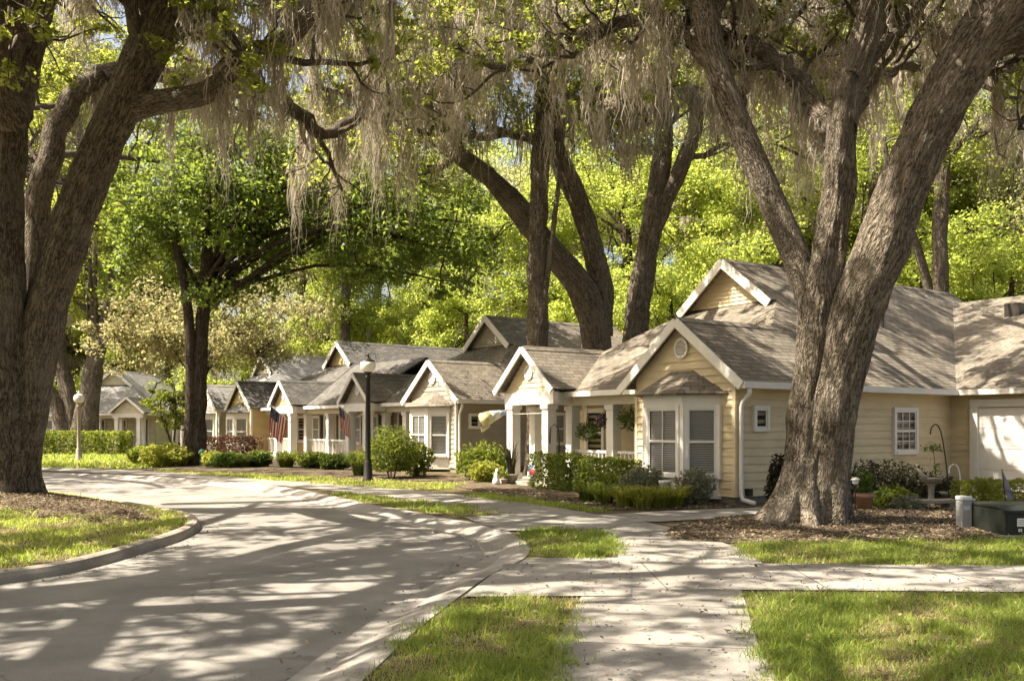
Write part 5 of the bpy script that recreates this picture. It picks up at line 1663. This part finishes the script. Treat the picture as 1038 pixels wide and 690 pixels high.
# windsock
ws = empty('windsock', h1p(-0.2, 6.73, 2.02), 0, 'yellow, white and blue windsock on a thin pole at the entry column', 'windsock')
w_end = at(499, 421, 24.6) - Vector(ws.location)
m = MB(); m.tube([(0, 0, 0.0), w_end * 0.5 + Vector((0, 0, 0.01)), w_end], 0.012, 6); m.build('pole', M['white_plastic'], ws)
wd = (at(481, 421, 24.3) - at(513, 417, 24.7)).normalized()
for k, (mat, x0, x1, r0, r1) in enumerate((('paleblue', 0.0, 0.22, 0.05, 0.11), ('white_cloth', 0.22, 0.48, 0.11, 0.17), ('yellow', 0.48, 0.72, 0.17, 0.20))):
    st = at(513, 417.5, 24.6) - Vector(ws.location)
    m = MB(); q = [st + wd * (x0 + (x1 - x0) * t_) + Vector((0, 0, -0.22 * (x0 + (x1 - x0) * t_) ** 1.4)) for t_ in (0, 0.5, 1)]
    m.tube(q, [r0, (r0 + r1) / 2, r1], 14)
    m.build('sleeve', M[mat], ws, True)
for k in range(3):
    st = at(512, 418.5, 24.6) - Vector(ws.location) + wd * 0.45 + Vector((0, 0.05 * (k - 1), -0.18 - 0.03 * k))
    m = MB(); m.slab([st, st + wd * 0.28 + Vector((0, 0, -0.12)), st + wd * 0.26 + Vector((0, 0, -0.22)), st + Vector((0, 0, -0.09))], 0.006); m.build('streamer', M['yellow'] if k != 1 else M['white_cloth'], ws)

# flags
def flag(label, base, tip, sag, turn):
    par = empty('flag', base, 0, label, 'flag', 'flags on the ochre porch')
    base, tip = Vector(base), Vector(tip)
    ax = tip - base
    m = MB(); m.tube([(0, 0, 0), tuple(ax)], 0.016, 7); m.lathe([(0.0, 0), (0.03, 0.02), (0.03, 0.05), (0.0, 0.07)], tuple(ax), 8); m.build('pole', M['white_plastic'], par)
    nu, nv = 26, 30
    h0, h1_ = ax * 0.98, ax * 0.28       # hoist along the pole, canton at the tip
    side = Vector(turn)
    V, Fq, mi = [], [], []
    for j in range(nv + 1):            # along the fly, hanging down
        t_ = j / nv
        for i in range(nu + 1):        # across, from the top edge (tip) to the bottom edge
            s_ = i / nu
            p = h0.lerp(h1_, s_)
            fold = math.sin(s_ * 15 + t_ * 1.5) * 0.055 * (0.3 + t_)
            squeeze = 1 - 0.45 * t_
            q = h0.lerp(h1_, 0.5 + (s_ - 0.5) * squeeze) * (0.35 * t_) + p * (1 - 0.35 * t_)
            p = q + Vector((0, 0, -sag * t_)) + side * (0.18 * t_) + side.cross(Vector((0, 0, 1))) * fold
            V.append(tuple(p))
    for j in range(nv):
        for i in range(nu):
            a = j * (nu + 1) + i
            Fq.append((a, a + 1, a + nu + 2, a + nu + 1))
            stripe = int(i * 13 / nu)
            canton = stripe < 7 and j < nv * 0.40
            mi.append(2 if canton else (0 if stripe % 2 == 0 else 1))
    me = bpy.data.meshes.new('cloth')
    me.from_pydata(V, [], Fq)
    for k in ('red', 'white_cloth', 'navy'):
        me.materials.append(M[k])
    me.polygons.foreach_set('material_index', mi)
    me.polygons.foreach_set('use_smooth', [True] * len(Fq))
    me.update()
    cl = link(bpy.data.objects.new('cloth', me), par)
    so_ = cl.modifiers.new('thickness', 'SOLIDIFY'); so_.thickness = 0.004
    st = MB()                              # the stars on the canton
    for r in range(5):
        for c_ in range(6):
            j, i = int(nv * 0.40 * (c_ + 0.5) / 6), int(nu * 7 / 13 * (r + 0.5) / 5)
            p = Vector(V[j * (nu + 1) + i])
            a, b = Vector(V[j * (nu + 1) + i + 1]) - p, Vector(V[(j + 1) * (nu + 1) + i]) - p
            n = a.cross(b).normalized()
            a.normalize(); b = n.cross(a)
            for sg in (-1, 1):
                P = []
                for k in range(10):
                    rr = 0.022 if k % 2 == 0 else 0.009
                    th = math.pi * k / 5
                    P.append(p + n * sg * 0.006 + a * rr * math.cos(th) + b * rr * math.sin(th))
                for k in range(10):
                    st.face([p + n * sg * 0.006, P[k], P[(k + 1) % 10]] if sg > 0 else [p + n * sg * 0.006, P[(k + 1) % 10], P[k]])
    st.build('star_pattern', M['white_cloth'], cl)
flag('red, white and blue striped flag hanging in full sun from the left entry column', at(297, 430, 42.6), at(274, 411, 41.6), 1.25, (-0.9, 0.2, 0))
flag('striped flag in shade, hanging limp from the entry column right of the other flag', at(358, 424, 37.2), at(343, 411, 36.6), 1.05, (0.5, 0.2, 0))

# street lamps
def lamp(label, c, H, mat, globe_lit):
    par = empty('street_lamp', c, 0, label, 'street lamp', 'post lamps along the lane')
    m = MB()
    m.lathe([(0.17, -0.05), (0.17, 0.06), (0.14, 0.10), (0.12, 0.55), (0.095, 0.62), (0.085, 0.66), (0.070, H - 0.62), (0.095, H - 0.60), (0.085, H - 0.56), (0.05, H - 0.52), (0.11, H - 0.45), (0.13, H - 0.43)], n=18)
    m.build('post', mat, par, True)
    m = MB(); m.lathe([(0.13, H - 0.429), (0.20, H - 0.36), (0.235, H - 0.26), (0.225, H - 0.16), (0.19, H - 0.11)], n=20); m.build('globe', M['globe'], par, True)
    m = MB(); m.lathe([(0.21, H - 0.109), (0.20, H - 0.085), (0.11, H - 0.04), (0.045, H + 0.0), (0.03, H + 0.03), (0.045, H + 0.06), (0.02, H + 0.11), (0.005, H + 0.13)], n=18); m.build('cap', mat if not globe_lit else M['globe'], par, True)
lamp('black post lamp with a frosted globe on the verge before the greige house', gp(373, 488), 3.72, M['bronze_metal'], False)
lamp('thin pale lamp post with a bright globe on the far lawn before the hedge', gp(80, 468), 3.15, M['grey_post'], True)

# utility things at the right
ub = empty('utility_box', at(1026, 545, 13.55) * Vector((1, 1, 0)) if False else Vector((at(1034, 500, 13.7).x, 13.7, 0)), 0.06, 'dark green transformer box with white stickers at the right edge', 'utility box')
m = MB(); m.box(-0.53, 0.60, -0.45, 0.45, 0.06, 0.44); m.box(-0.545, 0.615, -0.36, 0.465, 0.441, 0.49); m.build('cabinet', M['xfmr'], ub, bevel=0.012)
m = MB(); m.hexa([(-0.545, -0.475, 0.40), (0.615, -0.475, 0.40), (0.615, -0.361, 0.441), (-0.545, -0.361, 0.441), (-0.545, -0.475, 0.43), (0.615, -0.475, 0.43), (0.615, -0.361, 0.489), (-0.545, -0.361, 0.489)]); m.build('lid', M['xfmr'], ub)
m = MB(); m.box(0.02, 0.10, -0.50, -0.4505, 0.20, 0.34); m.box(0.045, 0.075, -0.515, -0.5005, 0.235, 0.275); m.build('latch', M['grey_metal'], ub, bevel=0.006)
for x_ in (-0.46, 0.52):
    m = MB(); m.box(x_ - 0.03, x_ + 0.03, -0.462, -0.4505, 0.10, 0.36); m.build('hinge_strip', M['xfmr'], ub, bevel=0.004)
m = MB(); m.box(-0.62, 0.70, -0.55, 0.55, -0.02, 0.059); m.build('pad', M['concrete'], ub)
for (x0, x1, z0, z1) in ((-0.34, -0.20, 0.19, 0.31), (-0.32, -0.265, 0.11, 0.155)):
    m = MB(); m.box(x0, x1, -0.4545, -0.4505, z0, z1); s_ = m.build('sticker', M['sticker'], ub)
    m = MB()
    for k in range(3):
        zz = z0 + (z1 - z0) * (0.25 + 0.25 * k)
        m.box(x0 + 0.015, x1 - 0.015, -0.457, -0.455, zz - 0.004, zz + 0.004)
    m.build('print', M['ink'], s_)
pd = empty('utility_pedestal', gp(977, 539), 0.1, 'grey cable pedestal post left of the green utility box', 'utility pedestal')
m = MB(); m.box(-0.085, 0.085, -0.085, 0.085, -0.03, 0.50); m.build('post', M['grey_metal'], pd, bevel=0.01)
m = MB(); m.box(-0.095, 0.095, -0.095, 0.095, 0.501, 0.575); m.build('cap', M['pale_grey'], pd, bevel=0.02)
m = MB(); m.box(0.098, 0.19, -0.02, 0.09, 0.30, 0.53); m.build('meter_box', M['grey_metal'], pd, bevel=0.008)
m = MB(); m.box(-0.05, 0.05, -0.0885, -0.0855, 0.36, 0.42); m.build('plate', M['pale_grey'], pd)
gm = MB(); gm.lathe([(0.10, -0.02), (0.10, 0.52), (0.14, 0.53), (0.15, 0.58), (0.13, 0.68), (0.05, 0.72)], n=14)
o = gm.build('marker_post', M['green_marker'], None, True); o.location = gp(205, 473); tag(o, 'pale green capped marker post at the twin trunked tree', 'marker post')

# birdbath with a stone bird
bb = empty('birdbath', gp(944, 516), 0, 'pale stone birdbath in the bed before the shaded wall', 'birdbath')
m = MB(); m.lathe([(0.16, -0.02), (0.16, 0.04), (0.09, 0.08), (0.07, 0.30), (0.09, 0.48), (0.14, 0.52)], n=18); m.build('pedestal', M['stonepot'], bb, True)
m = MB(); m.lathe([(0.12, 0.521), (0.24, 0.56), (0.29, 0.62), (0.30, 0.63), (0.27, 0.63), (0.18, 0.585), (0.03, 0.57)], n=24); m.build('bowl', M['stonepot'], bb, True); bb.scale = (0.78, 0.78, 1.0)
sb = empty('bird_ornament', gp(944, 516) + Vector((-0.15, 0.02, 0.595)), 2.6, 'small stone bird perched on the birdbath', 'garden ornament')
m = MB(); m.tube([(-0.13, 0, 0.12), (-0.06, 0, 0.06), (0.0, 0, 0.07), (0.05, 0, 0.12), (0.07, 0, 0.18), (0.10, 0, 0.19), (0.14, 0, 0.18)], [0.008, 0.035, 0.055, 0.05, 0.032, 0.03, 0.004], 10); m.build('body', M['stonepot'], sb, True)
m = MB(); m.tube([(0, 0, -0.01), (0, 0, 0.04)], 0.012, 6); m.build('leg', M['stonepot'], sb)
# stone bench
sb = empty('stone_bench', gp(946, 520), 0.15, 'low pale stone bench right of the terracotta pot', 'garden bench')
m = MB(); m.box(-0.46, 0.46, -0.16, 0.16, 0.20, 0.27); m.build('seat', M['stonepot'], sb, bevel=0.01)
for x in (-0.32, 0.32):
    m = MB(); m.box(x - 0.06, x + 0.06, -0.13, 0.13, -0.02, 0.199); m.build('leg', M['stonepot'], sb)
# hooks
def hook(label, pts, r, mat):
    m = MB(); b = Vector(pts[0]); m.tube([p - b for p in catmull(pts, 5)], r, 7)
    o = m.build('garden_hook', mat, None, True); o.location = b; tag(o, label, 'garden hook', 'hooks in the side garden')
hook('tall dark shepherd hook leaning beside the shaded window', [Vector((at(962, 500, 18).x, 18, 0))] + [at(x, y, 18) for x, y in ((961, 487), (957, 455), (953.5, 437), (949, 430), (944.5, 433), (943, 440))], 0.014, M['black_metal'])
hook('short white plant hook right of the tall dark one', [Vector((at(974, 500, 17.9).x, 17.9, 0))] + [at(x, y, 17.9) for x, y in ((973.5, 487), (971.5, 475), (967.5, 470.5), (963, 473), (962, 480))], 0.012, M['white_plastic'])
# slender plant with a leafy top
sp = empty('slender_plant', Vector((at(948, 500, 18.6).x, 18.6, 0)), 0, 'slender stemmed plant with a leafy green top before the side wall', 'plant')
m = MB(); m.tube([(0, 0, 0), (0.02, 0, 0.6), (-0.04, 0, 1.22)], [0.012, 0.010, 0.006], 5); m.build('stem', M['leaf_stem'] if 'leaf_stem' in M else M['stem'], sp)
rng = np.random.default_rng(5)
P = np.concatenate([rng.normal(size=(90, 3)) * [0.10, 0.08, 0.045] + [-0.06, 0, 1.22], rng.normal(size=(40, 3)) * [0.06, 0.05, 0.12] + [0.03, 0, 0.72]])
V, Fq = leaves(rng, P, 0.08, 0.5, 0.35); mesh_np('foliage', V, Fq, M['leaf_fern'], sp, tint=rng.uniform(0, 1, len(P)))
# solar light
sl = empty('solar_light', gp(867, 522), 0, 'small solar garden light with a pale top beside the forked oak', 'garden light')
m = MB(); m.tube([(0, 0, -0.02), (0, 0, 0.58)], 0.012, 6); m.build('stake', M['black_metal'], sl)
m = MB(); m.lathe([(0.03, 0.58), (0.055, 0.60), (0.06, 0.66)], n=12); m.build('lens', M['white_plastic'], sl, True)
m = MB(); m.lathe([(0.085, 0.661), (0.085, 0.68), (0.04, 0.71), (0.005, 0.72)], n=14); m.build('cap', M['white_plastic'], sl, True)
# lavender flag
lf = empty('garden_flag', Vector((at(1021, 500, 14.6).x, 14.6, 0)), 0.2, 'small lavender garden flag leaning over the green utility box', 'garden flag')
m = MB(); m.tube([(0.03, 0, 0), (-0.10, 0, 0.98)], 0.008, 6); m.build('stake', M['black_metal'], lf)
m = MB(); m.slab([(-0.095, 0.0, 0.96), (0.05, -0.05, 0.62), (0.11, -0.02, 0.50), (0.03, 0.01, 0.48), (-0.05, 0.02, 0.66)], 0.006); m.build('cloth', M['lavender'], lf)

# ------------------------------------------------------------------ lawn grass and fallen leaves
def inside(poly, P):
    x, y = P[:, 0], P[:, 1]
    r = np.zeros(len(P), bool)
    n = len(poly)
    for i in range(n):
        x0, y0 = poly[i][0], poly[i][1]
        x1, y1 = poly[(i + 1) % n][0], poly[(i + 1) % n][1]
        c = ((y0 > y) != (y1 > y)) & (x < (x1 - x0) * (y - y0) / (y1 - y0 + 1e-12) + x0)
        r ^= c
    return r

def patch(P, s=1.0, k=0):
    return 0.75 * np.sin(P[:, 0] * 5.1 * s + 1.3 * np.sin(P[:, 1] * 2.7)) * np.sin(P[:, 1] * 4.3 * s + 1.1 * np.sin(P[:, 0] * 3.1) + k) + 0.55 * np.sin(P[:, 0] * 1.7 * s + k) * np.sin(P[:, 1] * 1.1 * s + 2 * k) + 0.6 * np.sin(P[:, 0] * 3.9 * s - P[:, 1] * 2.3 * s + k) + 0.4 * np.sin(P[:, 0] * 7.3 * s + P[:, 1] * 6.1 * s)

def scatter(rng, poly, dens):
    A = np.array([(p[0], p[1]) for p in poly])
    lo, hi = A.min(0), A.max(0)
    n = int((hi - lo).prod() * dens)
    P = rng.uniform(lo, hi, (n, 2))
    return P[inside(poly, P)]

def lawn(label, polys, dens, h, w, seed, z=0.0, zf=None, edge=0.06):
    rng = np.random.default_rng(seed)
    P = np.concatenate([scatter(rng, p, dens) for p in polys])
    pt = patch(P, 0.9, seed)
    P = P[rng.uniform(size=len(P)) < np.clip(0.75 + 0.6 * pt, 0.45, 1)]
    n = len(P)
    pt = patch(P, 0.9, seed)
    P = P + rng.normal(size=P.shape) * edge + 0.07 * np.stack([np.sin(P[:, 1] * 9 + seed) + np.sin(P[:, 1] * 23), np.sin(P[:, 0] * 8 + seed) + np.sin(P[:, 0] * 21)], 1)
    a = rng.uniform(0, 2 * np.pi, n)
    sd = np.stack([np.cos(a), np.sin(a), np.zeros(n)], 1)
    lean = rng.normal(size=(n, 3)) * np.array([0.55, 0.55, 0])
    hh = h * rng.lognormal(-0.15, 0.42, n) * np.clip(1 + 0.2 * pt, 0.6, 1.3)
    dry = rng.uniform(size=n) < np.clip(-0.42 - 0.7 * pt, 0.03, 0.8)     # worn spots: short flattened straw
    hh[dry] *= 0.35
    lean[dry] *= 2.6
    zz = z + (zf(P) if zf else 0)
    b = np.stack([P[:, 0], P[:, 1], np.full(n, z) if zf is None else zz], 1)
    m = b + lean * hh[:, None] * 0.4 + np.stack([np.zeros(n), np.zeros(n), hh * 0.6], 1)
    e = b + lean * hh[:, None] * 1.0 + np.stack([np.zeros(n), np.zeros(n), hh], 1)
    ww = (w * rng.uniform(0.6, 1.4, n))[:, None]
    V = np.stack([b - sd * ww, b + sd * ww, m + sd * ww * 0.7, m - sd * ww * 0.7, e, e + sd * 1e-4], 1).reshape(-1, 3)
    i = np.arange(n) * 6
    Fq = np.concatenate([np.stack([i, i + 1, i + 2, i + 3], 1), np.stack([i + 3, i + 2, i + 5, i + 4], 1)])
    tn = np.clip(0.38 - 0.24 * pt + rng.normal(size=n) * 0.28, 0, 1)
    tn[dry] = 1.0 + 0 * tn[dry]
    o = mesh_np('grass', V, Fq, M['grass'], None, tint=np.tile(tn, 2))
    return tag(o, label, 'grass', kind='stuff')
pg = lambda L: [gp(x, y) for x, y in L]
lawn('lawn grass between the lane and the front walk in the foreground', [pg([(300, 760), (371, 690), (428, 640), (473, 610), (500, 606.5), (588, 605.5), (563, 690), (548, 760)])], 5600, 0.05, 0.004, 1)
lawn('lawn grass right of the front walk in the foreground', [pg([(755, 604), (1120, 603), (1120, 760), (800, 760), (779, 690)])], 4800, 0.05, 0.004, 2)
lawn('grass strip between the mulch bed and the cross walk', [pg([(748, 551), (820, 549.5), (1000, 548), (1130, 546), (1130, 574), (900, 573), (757, 571)])], 3000, 0.05, 0.006, 3)
lawn('grass patch in the fork of the walks by the bend', [pg([(528, 541), (560, 537.5), (612, 539), (632, 562), (606, 567), (545, 566)])], 3000, 0.05, 0.006, 4, 0.02)
lawn('grass verge between the lane and the garden walk', [pg([(330, 498), (380, 503), (440, 510), (500, 516), (512, 521), (470, 522.5), (415, 516), (375, 509.5), (340, 501.5)]), pg([(490, 501), (540, 507), (620, 517), (600, 519), (540, 512), (470, 503)])], 1500, 0.05, 0.010, 5)
lawn('grass verge around the black lamp post', [pg([(150, 476), (230, 480.5), (330, 484), (420, 489), (470, 491), (452, 496), (400, 496), (340, 491.5), (240, 484.5), (170, 479)])], 900, 0.055, 0.014, 6)
lawn('far lawn behind the bend below the long hedge', [pg([(30, 459), (60, 459), (140, 459), (180, 466), (150, 475), (90, 474.5), (30, 474)])], 160, 0.10, 0.03, 7)
ip = offset(ISL, 0.26, True)
MBP = catmull([gp(px, py, 0.05) for px, py in [(-60, 527), (0, 531), (60, 534), (120, 531), (165, 524), (150, 517), (118, 511), (80, 505), (40, 502.5)]] + [Vector((-15.5, 20.5, 0)), Vector((-15.5, 16.5, 0))], 4, True)
rng = np.random.default_rng(8)
def island_height(P):
    return 0.02 + 0.05 * np.ones(len(P))
class _I: pass
rngi = np.random.default_rng(8)
Pi = scatter(rngi, [p for p in ip if True], 900)
def lawn_island():
    # height of the domed island sheet at each root
    c = np.array([-11.6, 18.2])
    A = np.array([(p.x, p.y) for p in ip])
    def zf(P):
        d = P - c
        ang = np.arctan2(d[:, 1], d[:, 0])
        Aa = A - c
        aa = np.arctan2(Aa[:, 1], Aa[:, 0])
        o = np.argsort(aa)
        rr = np.interp(ang, aa[o], np.linalg.norm(Aa, axis=1)[o], period=2 * np.pi)
        s = np.clip(np.linalg.norm(d, axis=1) / rr, 0, 1)
        return 0.22 * (1 - s) + 0.015
    return zf
near = [p for p in ip if p.x > -17]
lawn('mown grass on the kerbed island around the big oak', [[(p.x, p.y) for p in near]], 1900, 0.042, 0.007, 9, 0.0, lawn_island(), 0.03)

def litter(label, polys, dens, L, seed, z=0.03, lift_=0.02, zf=None, name='fallen_leaves'):
    rng = np.random.default_rng(seed)
    P = np.concatenate([scatter(rng, p, dens) for p in polys])
    n = len(P)
    zz = (zf(P) if zf else z) + rng.uniform(0, lift_, n)
    V, Fq = leaves(rng, np.stack([P[:, 0], P[:, 1], zz], 1), L, 3.0, 0.5)
    o = mesh_np(name, V, Fq, M['litter'], None, tint=rng.uniform(0, 1, n) ** 1.4)
    return tag(o, label, 'fallen leaves', kind='stuff')
T2B = [gp(*p) for p in [(682, 548), (672, 540), (690, 532), (730, 525), (770, 522), (800, 519), (880, 512), (960, 509), (1120, 506), (1130, 530), (1100, 549), (1000, 550), (900, 551), (820, 551), (750, 551)]]
def bed_z(c, poly, z0, h, power=1.0):
    c = np.array(c[:2])
    A = np.array([(p[0], p[1]) for p in poly]) - c
    aa = np.arctan2(A[:, 1], A[:, 0]); o = np.argsort(aa)
    def zf(P):
        d = P - c
        rr = np.interp(np.arctan2(d[:, 1], d[:, 0]), aa[o], np.linalg.norm(A, axis=1)[o], period=2 * np.pi)
        return z0 + h * (1 - np.clip(np.linalg.norm(d, axis=1) / rr, 0, 1)) ** power
    return zf
litter('dry leaf and chip mulch around the forked oak', [T2B], 420, 0.055, 21, 0.03, 0.02, bed_z((5.3, 15.0), T2B, 0.014, 0.14))
litter('dry leaf and chip mulch around the big island oak', [[(p.x, p.y) for p in MBP]], 330, 0.06, 22, 0, 0.03, bed_z((-11.0, 18.9), MBP, 0.05, 0.30, 0.8))
litter('dry leaf mulch in the bed before the near house', [pg([(470, 497), (520, 504), (560, 509), (600, 517), (700, 517), (745, 515), (735, 505), (640, 503), (560, 498)])], 260, 0.06, 23, 0.02, 0.03)
litter('scattered dry leaves on the lane along the gutter', [[(p.x, p.y) for p in offset(GBs, 0.2)[6:70]] + [(p.x, p.y) for p in offset(GBs, 1.0)[6:70]][::-1]], 22, 0.045, 24, -0.075, 0.02)
litter('scattered dry leaves on the road by the island kerb', [[(p.x, p.y) for p in offset(ISL, -0.35, True)[6:50]] + [(p.x, p.y) for p in offset(ISL, -0.02, True)[6:50]][::-1]], 40, 0.045, 25, -0.09, 0.015)
litter('scattered dry leaves on the front walk and lawns', [[(-1.0, 5), (6, 5), (8, 14), (0.6, 14)]], 30, 0.042, 26, 0.03, 0.03)

# ------------------------------------------------------------------ camera, sun, sky
cam = bpy.data.cameras.new('camera')
co = link(bpy.data.objects.new('camera', cam))
co.location = (0, 0, CH)
co.rotation_euler = (R(90), 0, 0)
cam.sensor_width = 36.0
cam.lens = F / 1038 * 36.0
cam.shift_y = (HY - 345) / 1038
cam.clip_start = 0.1
cam.clip_end = 3000
SC.camera = co

AZ, EL = R(-99), R(53)       # from the left, a little ahead
S = Vector((math.sin(AZ) * math.cos(EL), math.cos(AZ) * math.cos(EL), math.sin(EL)))
sun = bpy.data.lights.new('sun', 'SUN')
sun.energy = 5.0
sun.angle = R(0.45)
sun.color = (1.0, 0.90, 0.74)
so = link(bpy.data.objects.new('sun', sun))
so.rotation_euler = S.to_track_quat('Z', 'Y').to_euler()
so.location = (0, 0, 40)

W = bpy.data.worlds.new('World')
SC.world = W
W.use_nodes = True
nt = W.node_tree
nt.nodes.clear()
wo = nt.nodes.new('ShaderNodeOutputWorld')
bg = nt.nodes.new('ShaderNodeBackground')
sky = nt.nodes.new('ShaderNodeTexSky')
sky.sky_type = 'NISHITA'
sky.sun_disc = False
sky.sun_elevation = EL
sky.sun_rotation = AZ
sky.air_density = 1.0
sky.dust_density = 6.0
sky.ozone_density = 1.0
bg.inputs['Strength'].default_value = 0.085
wb = nt.nodes.new('ShaderNodeMixRGB')        # the photograph is balanced for open shade: its sky light is not blue
wb.blend_type = 'MULTIPLY'
wb.inputs[0].default_value = 1.0
wb.inputs[2].default_value = (1.08, 1.0, 0.88, 1)
nt.links.new(sky.outputs[0], wb.inputs[1])
nt.links.new(wb.outputs[0], bg.inputs['Color'])
nt.links.new(bg.outputs[0], wo.inputs['Surface'])

vs = SC.view_settings
SC.display_settings.display_device = 'sRGB'
vs.view_transform = 'Standard'
vs.look = 'None'
vs.exposure = 1.72
vs.gamma = 1.0
vs.use_curve_mapping = False
SC.render.engine = 'CYCLES'
cy = SC.cycles
cy.max_bounces = 6
cy.diffuse_bounces = 3
cy.glossy_bounces = 2
cy.transmission_bounces = 3
cy.transparent_max_bounces = 8
cy.caustics_reflective = False
cy.caustics_refractive = False
cy.use_denoising = True
cy.use_adaptive_sampling = True
cy.adaptive_threshold = 0.02
SC.render.film_transparent = False
